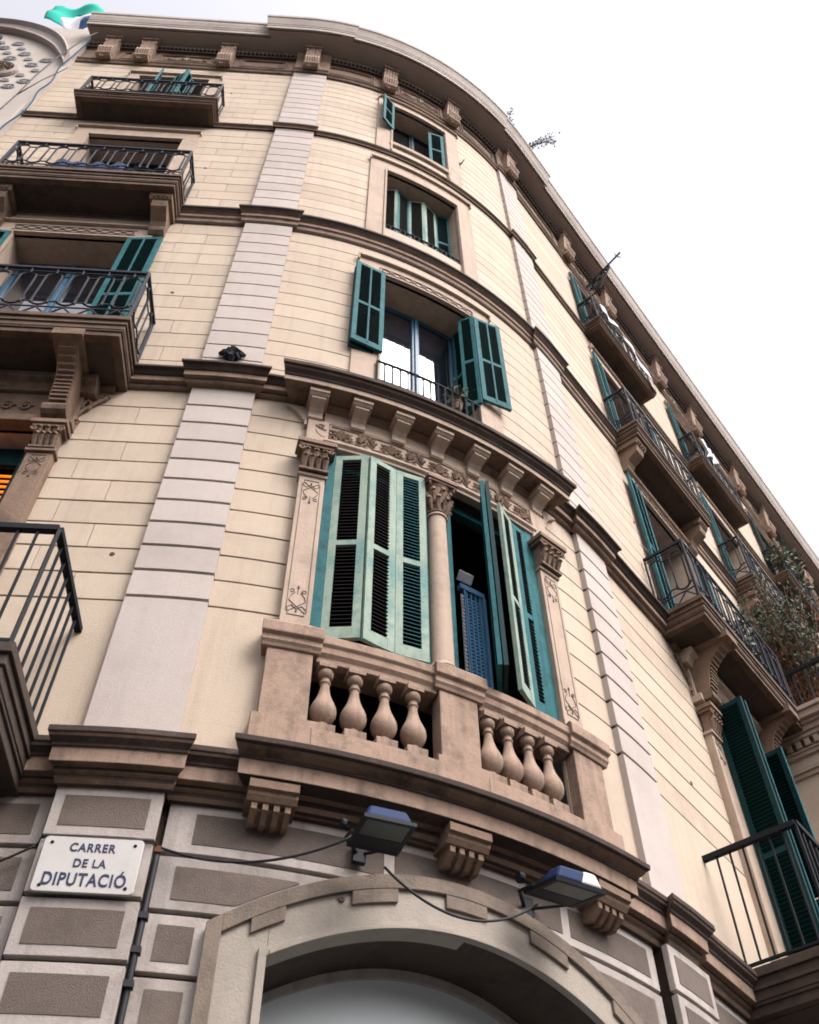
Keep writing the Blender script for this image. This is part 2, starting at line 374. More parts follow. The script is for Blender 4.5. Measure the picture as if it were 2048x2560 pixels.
# deeper centre cornice carrying the balustrade
cc = [(0, -.30), (.07, -.30), (.09, -.27), (.09, -.235), (.12, -.22), (.235, -.215), (.24, -.11), (.255, -.105), (.255, -.09), (.30, -.07), (.32, -.055), (.345, -.05), (.35, -.01), (0, .0)]
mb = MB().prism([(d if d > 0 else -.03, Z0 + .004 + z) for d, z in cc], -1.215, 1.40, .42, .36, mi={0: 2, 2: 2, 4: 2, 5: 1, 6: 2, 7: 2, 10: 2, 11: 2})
obj('balcony_cornice', mb, ('stone', 'balstone', 'soot'), bld, bevel=.004, label='projecting curved brown cornice carrying the balustrade')
c1 = [(0, -.22), (.03, -.22), (.05, -.20), (.05, -.175), (.09, -.165), (.09, -.10), (.11, -.09), (.14, -.05), (.17, -.045), (.17, -.01), (0, .01)]
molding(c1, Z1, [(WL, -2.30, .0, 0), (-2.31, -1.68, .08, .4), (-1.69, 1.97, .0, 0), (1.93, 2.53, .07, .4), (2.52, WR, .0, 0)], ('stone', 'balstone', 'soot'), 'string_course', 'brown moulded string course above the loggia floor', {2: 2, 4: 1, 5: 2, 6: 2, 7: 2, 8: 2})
c2 = [(0, -.31), (.02, -.31), (.035, -.28), (.035, -.20), (.06, -.18), (.06, -.12), (.09, -.10), (.12, -.06), (.135, -.055), (.135, -.01), (0, .01)]
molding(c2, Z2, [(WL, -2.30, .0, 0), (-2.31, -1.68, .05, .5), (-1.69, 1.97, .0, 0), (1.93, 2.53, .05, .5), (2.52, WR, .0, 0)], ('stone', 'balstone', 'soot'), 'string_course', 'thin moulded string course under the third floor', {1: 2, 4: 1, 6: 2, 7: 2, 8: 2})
c3 = [(0, -.12), (.03, -.12), (.03, -.08), (.05, -.06), (.07, -.05), (.07, -.01), (0, .0)]
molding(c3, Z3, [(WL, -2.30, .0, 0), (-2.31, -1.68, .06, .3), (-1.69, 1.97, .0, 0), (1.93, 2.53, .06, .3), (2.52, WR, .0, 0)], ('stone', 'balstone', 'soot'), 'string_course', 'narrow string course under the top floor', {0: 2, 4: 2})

# ------------------------------------------------------------ crowning entablature
ent = MB()
ent.prism([(-.03, 20.95), (.03, 20.95), (.045, 20.98), (.03, 21.0), (.03, 21.06), (.06, 21.09), (.06, 21.12), (.02, 21.13), (.02, 21.78), (.05, 21.80), (.05, 21.86), (.11, 21.92), (.11, 22.05), (-.03, 22.05)], WL, WR)
for a, b in ((-2.29, -1.703), (1.963, 2.504)):
    ent.prism([(-.02, 20.955), (.09, 20.955), (.105, 20.985), (.09, 21.0), (.09, 21.06), (.12, 21.09), (.12, 21.12), (.08, 21.13), (.08, 21.78), (.15, 21.92), (.15, 22.04), (-.02, 22.04)], a - .02, b + .02)
obj('entablature', ent, 'stone', bld, bevel=.004)
dn = MB().box(WL, 19, 21.80, 21.99, .03, .085); s = WL + .05
while s < 19:
    dn.box(s, s + .042, 21.87, 21.96, .07, .125); s += .075
obj('dentil_row', dn, 'soot_shade_stone', bld, label='dark row of small dentils under the eaves')
CONS = [-5.72, -5.05, -3.58, -2.0, -.56, .74, 2.24] + [x for c in BRS for x in (c - .83, c + .8)]
# panels in the frieze between consoles
fp = MB(); mo = MB()
xs = sorted(CONS + [WL + .1]); brs = [-5.385, -4.315, -2.9, -1.28, .09, 1.45, 3.25] + BRS + [(BRS[i] + BRS[i + 1]) / 2 for i in range(3)]
for c in brs:
    fp = MB(); mo = MB()
    h = {-5.385: .12, -4.315: .52, -2.9: .42, -1.28: .45, .09: .45, 1.45: .45, 3.25: .75}.get(c, .55)
    if c in BRS[:] : h = .6
    elif c > 6: h = .9
    a, b, z0, z1 = c - h, c + h, 21.22, 21.70
    for (e, w_) in ((0, .022), (.05, .014)):
        fp.box(a + e, b - e, z0 + e, z0 + e + w_, .015, .045); fp.box(a + e, b - e, z1 - e - w_, z1 - e, .015, .045)
        fp.box(a + e, a + e + w_, z0 + e + w_, z1 - e - w_, .015, .045); fp.box(b - e - w_, b - e, z0 + e + w_, z1 - e - w_, .015, .045)
    fpo = obj('frieze_panel', fp, 'stone', bld)
    if c in [-4.315, .09] + BRS:
        for sg in (-1, 1):
            pts = [FV(c + sg * (.02 + .36 * t), 21.50 - .12 * t + .05 * math.sin(t * 9), .03) for t in [i / 16 for i in range(17)]]
            mo.tube(pts, .022, 5)
            for q in (.12, .26):
                mo.tube([FV(c + sg * (q + .045 * math.cos(u) * (1 - u / 9)), 21.44 + .045 * math.sin(u) * (1 - u / 9), .03) for u in [k * .5 for k in range(12)]], .013, 5)
        for k in range(5):
            u = rad(30 + 30 * k); mo.tube([FV(c, 21.4, .03), FV(c + .10 * math.cos(u), 21.4 + .14 * math.sin(u), .045)], lambda t: .012 + .018 * math.sin(math.pi * t), 5)
        obj('frieze_ornament', mo, 'trim', fpo)
pass
# consoles under the eaves: fluted scroll bodies, a volute at the foot
def console_mesh():
    mb = MB(); zt = 22.05 - 20.93
    path = []
    for i in range(15):
        t = i / 14; z = .16 + t * (zt - .16)
        y = -(.075 + .035 * math.sin(t * math.pi * .9) + .085 * t ** 2.0); path.append((y, z))
    poly = [(.0, .12)] + [(-.07, .10)] + path + [(.0, zt)]
    for k in range(5):
        x = -.13 + k * .054; mb.lprism(I4, poly, x, x + .044)
    mb.lprism(I4, [(0, .14)] + [(y + .02, z) for y, z in path] + [(0, zt)], -.125, .125)
    mb.lbox(I4, -.15, .15, -.20, 0, zt - .07, zt - .02)
    for sg in (-1, 1):
        mb.tube([Vector((sg * .125, -.13 + .06 * math.cos(u) * (1 - u / 14), zt - .2 + .08 * math.sin(u) * (1 - u / 14))) for u in [k * .55 for k in range(18)]], .013, 5)
        mb.tube([Vector((sg * .125, -.09 + .05 * math.cos(u) * (1 - u / 14), .22 + .05 * math.sin(u) * (1 - u / 14))) for u in [k * .55 for k in range(18)]], .011, 5)
    for k in range(7):
        u = rad(-90 + (k - 3) * 34); mb.tube([Vector((0, -.10, .10)), Vector((.10 * math.cos(u), -.12, .10 + .10 * math.sin(u)))], lambda t: .012 + .022 * math.sin(math.pi * min(1, t * .9 + .1)), 6)
    mb.tube([Vector((-.13, -.11, .13)), Vector((.13, -.11, .13))], .055, 8)
    for k in range(6):
        mb.tube([Vector((-.11 + .044 * k, -.13, .2)), Vector((-.11 + .044 * k, -.19, .32)), Vector((-.11 + .044 * k, -.17, .45))], .02, 5)
    return mb
con0 = lobj('eaves_console', console_mesh(), 'balstone', bld, PM(CONS[0], 20.93, .03))
for s_ in CONS[1:]:
    extra = .05 if s_ in (-2.0, 2.24) else 0
    dup(con0, bld, PM(s_, 20.93, .03 + extra))
# cornice
sof = MB(); cor = MB()
def corn(a, b, dbot, dtop, fl, fr):
    cor.prism([(dbot - .035, 22.14), (dbot, 22.14), (dbot, 22.27), (dbot + .012, 22.28), (dbot + .012, 22.33), (dbot + .028, 22.36), (dbot + .022, 22.40), (dbot + .05, 22.52), (dtop - .02, 22.62), (dtop, 22.64), (dtop, 22.75), (-.3, 22.78), (-.3, 22.5), (dbot - .035, 22.3)], a, b, fl, fr)
    sof.prism([(-.03, 22.07), (dbot - .05, 22.12), (dbot - .05, 22.32), (-.03, 22.32)], a, b, fl, fr)
SEG = [(-6.14, -2.62, .395, .47, .3, 0), (-2.66, -1.50, .53, .62, .45, .35), (-1.55, 1.82, .50, .60, 0, 0), (1.80, 2.98, .465, .57, .35, .6), (2.9, WR, .41, .50, 0, 0)]
for g_ in SEG: corn(*g_)
obj('cornice', cor, 'corn', bld, bevel=.004, label='deep grey plaster eaves cornice sweeping round the corner')
obj('soffit', sof, 'soffit', bld)
# small dark sawtooth row along the wall side of the soffit + roof
rf = MB()
st = stations(WL, WR); n = len(st); vs = [(*F(s, -.2), 22.6) for s in st] + [(*F(s, -5.0), 22.6) for s in st]
rf.add(vs, [(k, k + 1, n + k + 1, n + k) for k in range(n - 1)])
rf.quadwall(WL, WR, 0, 22.6, -5.0)
obj('roof', rf, 'neighgrey', bld, recalc=False)
sd_ = MB().add([(*F(WL, -.03), 0), (*F(WL, -5), 0), (*F(WL, -5), 22.5), (*F(WL, -.03), 22.5)], [(0, 1, 2, 3)]); obj('party_wall', sd_, 'neigh', bld, recalc=False)

# ------------------------------------------------------------ ground floor
PZ = .352
def E(s): x = s - .15; return 5.07 - .53 * (x / 1.49) ** 2
def I_(s): x = s - .15; return 4.72 - .34 * (x / 1.16) ** 2
gb = MB(); gpn = MB(); gj = MB()
def gblock(a, b, z0, z1, d, inset=.065, ia=None):
    gb.tone = rng.uniform(.86, 1.08); gpn.tone = rng.uniform(.82, 1.12); gb.box(a, b, z0, z1, d - .05, d)
    if b - a > .2: gpn.box(a + (ia or inset), b - inset, z0 + .06, z1 - .06, d - .02, d + .004)
zc = [5.295 - PZ * k for k in range(15)]
rng = random.Random(5)
for k, zt in enumerate(zc):
    zb = zt - PZ + .03
    gblock(-2.31, -1.70, zb, zt, .10); gblock(1.93, 2.5, zb, zt, .10)
    # left flat wall
    x = -2.345
    while x > WL: gblock(max(WL, x - 1.25), x, zb, zt, .0); x -= 1.28 if (k % 2 == 0 or x < -2.4) else .66
    x = 2.535
    while x < WR: gblock(x, min(WR, x + 1.35), zb, zt, .0); x += 1.38 if (k % 2 == 0 or x > 2.6) else .7
    if k == 0:
        gb.box(-1.665, 1.895, zb, zt, -.05, 0.0); gpn.box(-1.50, -.35, zb + .06, zt - .06, -.02, .004); gpn.box(-.28, .95, zb + .06, zt - .06, -.02, .004); gpn.box(1.02, 1.80, zb + .06, zt - .06, -.02, .004)
    elif k == 1:
        for sg, e0 in ((-1, -1.665), (1, 1.895)):
            L_ = [e0 + (-sg) * t * .035 for t in range(40)]; L_ = [s for s in L_ if max(zb, E(s) - .03) < zt - .004]
            if L_[0] > L_[-1]: L_.reverse()
            gb.strip(L_, lambda s: min(zt - .003, max(zb, E(s) - .03)), lambda s: zt, -.05, 0.0)
            P_ = [s for s in L_ if abs(s - e0) > .08 and max(zb + .06, E(s) + .045) < zt - .07]
            gpn.strip(P_, lambda s: max(zb + .06, E(s) + .045), lambda s: zt - .06, -.02, .004)
    else:
        gblock(-1.665, -1.33, zb, zt, 0.0, .07); gblock(1.63, 1.895, zb, zt, 0.0, .06)
obj('ground_floor_block', gb, 'gframe', bld, bevel=.004, label='grey dressed stone blocks of the ground floor')
obj('block_panel', gpn, 'gpanel', bld, label='darker rough panels inside the ground floor blocks')
for a, b in ((WL, -1.30), (1.60, WR)): gj.quadwall(a, b, 0, 5.3, -.045)
gj.box(-2.28, -1.73, 0, 5.3, -.05, .05); gj.box(1.96, 2.47, 0, 5.3, -.05, .05)
sl = [-1.31 + .04 * i for i in range(74)]
gj.strip(sl, lambda s: max(4.3, I_(s) + .02) if -1.0 < s < 1.3 else 4.3, lambda s: 5.3, -.06, -.045)
obj('joint_bed', gj, M['soot_shade_stone'], bld)
# arch
arch = MB(); band = MB(); rim = MB(); intr = MB()
SA, SB = -1.344, 1.644; IA, IB = -1.01, 1.31
def lin(a, b, n): return [a + (b - a) * i / n for i in range(n + 1)]
def low(s): return I_(s)
arch.strip(lin(IA, IB, 40), lambda s: I_(s), lambda s: E(s), -.06, .045)
arch.strip([SA, (SA + IA) / 2, IA], lambda s: 0.0, lambda s: E(s), -.06, .045); arch.strip([IB, (SB + IB) / 2, SB], lambda s: 0.0, lambda s: E(s), -.06, .045)
ar = obj('entrance_arch', arch, 'archstone', bld, bevel=.004, label='wide stone arch over the entrance')
def E2(s): x = s - .15; return 5.07 - .09 - .49 * (x / 1.41) ** 2
band.strip(lin(-1.26, 1.56, 44), lambda s: E2(s), lambda s: E(s) + .001, .03, .07)
band.strip([SA, -1.26], lambda s: 0.0, lambda s: E(s) + .001, .03, .07); band.strip([1.56, SB], lambda s: 0.0, lambda s: E(s) + .001, .03, .07)
for c in (-1.02 + .0, -.42, .17, .76, 1.34):
    for cc_ in (c,):
        if abs(cc_ - .15) > 1.05: wd = .09
        else: wd = .14
        band.strip(lin(cc_ - wd, cc_ + wd, 5), lambda s: E2(s) - .085, lambda s: E2(s) + .01, .03, .066)
obj('arch_band', band, 'archband', ar, bevel=.003)
rim.strip(lin(IA - .045, IB + .045, 40), lambda s: max(I_(min(max(s, IA), IB)), I_(s)) , lambda s: I_(min(max(s, IA), IB)) + .05, .04, .075)
rim.strip([IA - .045, IA], lambda s: 0, lambda s: I_(IA) + .02, .04, .074); rim.strip([IB, IB + .045], lambda s: 0, lambda s: I_(IB) + .02, .04, .074)
rim.strip(lin(IA + .01, IB - .01, 40), lambda s: I_(s) + .002, lambda s: I_(s) + .03, .07, .088)
obj('arch_rim', rim, 'archstone', ar, bevel=.003)
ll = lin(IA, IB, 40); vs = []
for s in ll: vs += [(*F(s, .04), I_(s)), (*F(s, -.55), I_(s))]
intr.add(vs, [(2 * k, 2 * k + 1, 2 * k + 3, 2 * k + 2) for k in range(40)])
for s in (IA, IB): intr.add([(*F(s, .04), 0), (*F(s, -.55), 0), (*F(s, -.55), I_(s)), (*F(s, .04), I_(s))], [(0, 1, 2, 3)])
obj('arch_soffit', intr, 'soot_shade_stone', ar, recalc=False)
fan = MB().strip(lin(IA, IB, 30), lambda s: 2.4, lambda s: I_(s) - .035, -.47, -.42)
ft = MB()
ft.strip(lin(IA, IB, 30), lambda s: I_(s) - .055, lambda s: I_(s) - .0, -.46, -.39)
f_ = obj('fanlight', fan, 'fanlight', bld, label='pale grey panel filling the entrance arch'); obj('fanlight_frame', ft, 'gframe', f_)
dr = MB()
for k in range(4): dr.box(IA + .03 + k * .57, IA + .03 + k * .57 + .53, .02, 2.36, -.5, -.44)
obj('entrance_door', dr, 'blackiron', bld)

# triglyph brackets under the balcony cornice
def tri_mesh():
    mb = MB()
    mb.lprism(I4, [(0, .28), (-.17, .28), (-.195, .31), (-.20, .33), (-.225, .34), (-.225, .395), (0, .395)], -.15, .15)
    for k in range(4): mb.lprism(I4, [(0, .19), (-.06, .175), (-.085, .18), (-.160, .235), (-.160, .285), (0, .285)], -.118 + k * .067, -.118 + k * .067 + .035)
    mb.lprism(I4, [(0, .20), (-.05, .19), (-.125, .245), (-.125, .28), (0, .28)], -.112, .112)
    return mb
t0 = lobj('carved_bracket', tri_mesh(), 'stone', bld, PM(-1.09, 4.98 + .0, .0))
dup(t0, bld, PM(.13, 4.98, .0)); dup(t0, bld, PM(1.26, 4.98, .0))

# ------------------------------------------------------------ windows, reveals, rooms
def room(parent, o, depth=1.6, d0=-.42):
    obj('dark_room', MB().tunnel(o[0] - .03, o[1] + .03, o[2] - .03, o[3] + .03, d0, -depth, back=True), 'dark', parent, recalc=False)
def reveal(parent, o, d1=-.42, top='ceil', side='trim'):
    r_ = MB().tunnel(*o, -.005, d1)
    obj('reveal', r_, side, parent, recalc=False)
def surround(name, o, w_, top, d=.03, z0=None, m='trim', ears=True, parent=None):
    a, b, c, e = o; z0 = c if z0 is None else z0
    mb = MB()
    mb.box(a - w_, a, z0, e, -.02, d); mb.box(b, b + w_, z0, e, -.02, d); mb.box(a - w_, b + w_, e, e + top, -.02, d)
    i = .035
    mb.box(a - i, a - .006, z0, e, d - .005, d + .022); mb.box(b + .006, b + i, z0, e, d - .005, d + .022); mb.box(a - i, b + i, e + .006, e + i, d - .005, d + .022)
    if ears:
        mb.box(a - w_ - .015, b + w_ + .015, e + top - .03, e + top, d - .01, d + .045)
        for x0, x1 in ((a - w_ - .015, a - w_ + .006), (b + w_ - .006, b + w_ + .015)): mb.box(x0, x1, e + top - .14, e + top - .03, d - .01, d + .04)
    return obj(name, mb, m, parent or bld, bevel=.003)
def glazed(parent, o, m='blueframe', d=-.36, leaves=2, fr=.055, trans=None, mid=.10, bars=()):
    a, b, c, e = o; mb = MB(); gl = MB()
    mb.box(a, b, e - fr, e, d - .05, d); mb.box(a, b, c, c + fr, d - .05, d)
    w_ = (b - a) / leaves
    for k in range(leaves + 1):
        x = a + k * w_; h = mid if 0 < k < leaves else fr
        x0 = a if k == 0 else (b - fr if k == leaves else x - mid / 2); x1 = x0 + (fr if k in (0, leaves) else mid)
        mb.box(x0, x1, c + fr, e - fr, d - .05, d + (.012 if 0 < k < leaves else 0))
        if 0 < k < leaves: mb.box(x - .018, x + .018, c + fr, e - fr, d, d + .035)
    for zz in bars: mb.box(a + fr, b - fr, zz - .02, zz + .02, d - .04, d - .003)
    gl.quadwall(a + .01, b - .01, c + .01, e - .01, d - .025)
    wn = obj('window', mb, m, bld, bevel=.003)
    obj('pane', gl, 'glass', wn, recalc=False)
    return wn
def leaf_mesh(w_, h, mid=(.5,), mull=True, st=.055, th=.035, nsl=None, tilt=.012, slat_gap=.045, teeth=0, flip=1):
    """louvred shutter leaf: x 0..w, z 0..h, thickness centred on y"""
    fr = MB(); pans = [MB() for _ in range(len(mid) + 1)]; y0, y1 = -th / 2, th / 2
    fr.lbox(I4, 0, st, y0, y1, 0, h); fr.lbox(I4, w_ - st, w_, y0, y1, 0, h)
    fr.lbox(I4, st, w_ - st, y0 + .002, y1 - .002, h - st, h); fr.lbox(I4, st, w_ - st, y0 + .002, y1 - .002, 0, st * 1.9)
    zs = [st * 1.7] + [h * q for q in mid] + [h - st]
    for q in mid: fr.lbox(I4, st, w_ - st, y0 + .002, y1 - .002, h * q - .03, h * q + .03)
    if mull:
        for yy in (y0 - .003, y1 - .011): fr.lbox(I4, w_ / 2 - .011, w_ / 2 + .011, yy, yy + .014, st, h - st)
    z = st * 1.7 + .01
    while z < h - st - .02:
        sl_ = pans[sum(1 for q in mid if z > h * q)]
        if all(abs(z + .015 - h * q) > .045 for q in mid):
            a_, b_ = (y1 - .004, y0 + .004) if flip > 0 else (y0 + .004, y1 - .004)
            sl_.lprism(I4, [(a_, z + .024), (a_, z + .031), (b_, z + .006), (b_, z)], st, w_ - st)
            if teeth:
                for x0, q in ((st, 1), (w_ - st, -1)):
                    if teeth == 1 or q == (1 if teeth == 2 else -1):
                        fr.add([(x0 - q * .002, y0, z - .012), (x0 - q * .002, y0, z + .026), (x0 + q * .018, y0, z + .007), (x0 - q * .002, y0 + .01, z - .012), (x0 - q * .002, y0 + .01, z + .026), (x0 + q * .018, y0 + .01, z + .007)], [(0, 1, 2), (5, 4, 3), (0, 3, 4, 1), (1, 4, 5, 2), (2, 5, 3, 0)])
        z += slat_gap
    return fr, pans
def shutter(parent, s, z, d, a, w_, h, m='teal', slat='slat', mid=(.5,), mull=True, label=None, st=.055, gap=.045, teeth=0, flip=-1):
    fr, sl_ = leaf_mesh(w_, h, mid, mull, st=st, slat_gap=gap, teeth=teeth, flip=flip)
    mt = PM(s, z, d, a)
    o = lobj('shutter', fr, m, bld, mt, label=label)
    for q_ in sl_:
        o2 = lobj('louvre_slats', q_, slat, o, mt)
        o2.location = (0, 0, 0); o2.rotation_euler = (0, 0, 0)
    return o
def guard(parent, s0, s1, z0, h, d, pitch=.085):
    mb = MB()
    mb.box(s0, s1, z0 + h - .012, z0 + h, d - .014, d + .014); mb.box(s0, s1, z0 + .02, z0 + .034, d - .01, d + .01)
    n = int((s1 - s0) / pitch); p = (s1 - s0) / n
    for k in range(n + 1): mb.bar(FV(s0 + k * p, z0, d), FV(s0 + k * p, z0 + h - .01, d), .011, 5)
    for k in range(n):
        c = s0 + (k + .5) * p; mb.tube([FV(c + p / 2 * math.cos(u), z0 + h - .06 + .045 * math.sin(u), d) for u in lin(0, math.pi, 8)], .010, 4)
    return obj('window_guard', mb, 'blackiron', parent, label='small curved iron guard at the window sill')

# -- floor 2, curved centre window
o = O['f2_c']; w2 = surround('window_surround', o, .33, .36, z0=10.80, label=None) if False else None
w2 = surround('window_surround', (o[0], o[1], o[2], o[3]), .33, .37, d=.028, z0=10.1)
reveal(w2, o); room(w2, o); glazed(w2, (o[0], o[1], o[2] - .6, o[3]), d=-.34)
# linked-ring frieze over it
ch = MB()
for k in range(9):
    c = -.50 + .1475 * (k + .0) + .02
    for zz in (13.345,):
        ch.tube([FV(c + .052 * math.cos(u), zz + .045 * math.sin(u), .032) for u in lin(0, 2 * math.pi, 14)[:-1]], .006, 4, closed=True)
        if k < 8: ch.tube([FV(c + .052, zz, .032), FV(c + .074, zz + .03, .032), FV(c + .095, zz, .032), FV(c + .074, zz - .03, .032)], .005, 4, closed=True)
for zz in (13.285, 13.41): ch.box(-.56, .76, zz - .004, zz + .004, .02, .034)
for x in (-.56, .76): ch.box(x - .004, x + .004, 13.285, 13.41, .02, .034)
obj('incised_chain', ch, 'incised', w2)
guard(w2, o[0] - .05, o[1] - .02, 10.62, .42, .05)
shutter(w2, -.50, 11.22, .06, math.pi + .11, .38, 1.97, mid=(.47,), label='teal louvred shutter folded back at the left of the second floor window')
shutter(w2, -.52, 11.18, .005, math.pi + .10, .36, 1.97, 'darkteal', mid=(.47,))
shutter(w2, .70, 11.18, -.30, -1.75 + .25, .33, 1.99, 'teal', mid=(.47,))
shutter(w2, .73, 11.20, .065, -.17, .36, 1.97, mid=(.47,), label='teal louvred shutter opened flat at the right of the second floor window')
for (sA, dA, sB, dB, mm_) in ((.675, -.30, .70, -.02, 'teal'), (.60, -.08, .715, .075, 'teal')):
    A, B = FV(sA, 0, dA), FV(sB, 0, dB); v = B - A; a_ = math.atan2(v.y, v.x) - ang(sA)
    shutter(w2, sA, 11.10, dA, a_, v.length, 2.06, mm_, mid=(.47,), mull=False, st=.04)
# -- floor 3, curved centre window: leaves folded inside the reveal
o = O['f3_c']; w3 = surround('window_surround', o, .27, .42, d=.03, z0=14.22)
reveal(w3, o); room(w3, o, d0=-.30)
guard(w3, o[0] + .02, o[1] - .02, 14.80, .16, -.02, .07)
xx = -.50
for k, (wd, a_) in enumerate(((.25, -.35), (.25, .35), (.25, -.35), (.25, .3), (.25, -.2))):
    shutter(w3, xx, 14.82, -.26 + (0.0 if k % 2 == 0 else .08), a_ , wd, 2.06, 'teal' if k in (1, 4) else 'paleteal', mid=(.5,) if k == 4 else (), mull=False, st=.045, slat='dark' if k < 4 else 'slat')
    xx += wd * math.cos(a_)
# -- floor 4 centre
o = O['f4_c']; w4 = surround('window_surround', o, .28, .33, d=.03, z0=17.95)
reveal(w4, o); room(w4, o, d0=-.3); glazed(w4, o, d=-.30, m='darkteal')
shutter(w4, o[0] - .0, 18.95, .04, math.pi + .5, .27, 1.40, mid=(.5,), mull=False, label='teal shutter leaf standing half open at the top floor window')
shutter(w4, o[1] - .02, 18.42, .0, math.pi - .25, .28, 1.72, 'teal', mid=(.5,), mull=False, label='bright teal shutter leaf folded inside the top floor window')
obj('window_ledge', MB().prism([(-.02, 18.24), (.05, 18.24), (.06, 18.33), (-.02, 18.335)], o[0] - .05, o[1] + .05), 'trim', w4, bevel=.003)
obj('window_guard', MB().box(o[0] + .01, o[1] - .01, 18.40, 18.42, -.03, -.01).box(o[0] + .01, o[1] - .01, 18.345, 18.36, -.03, -.01), 'blackiron', w4)

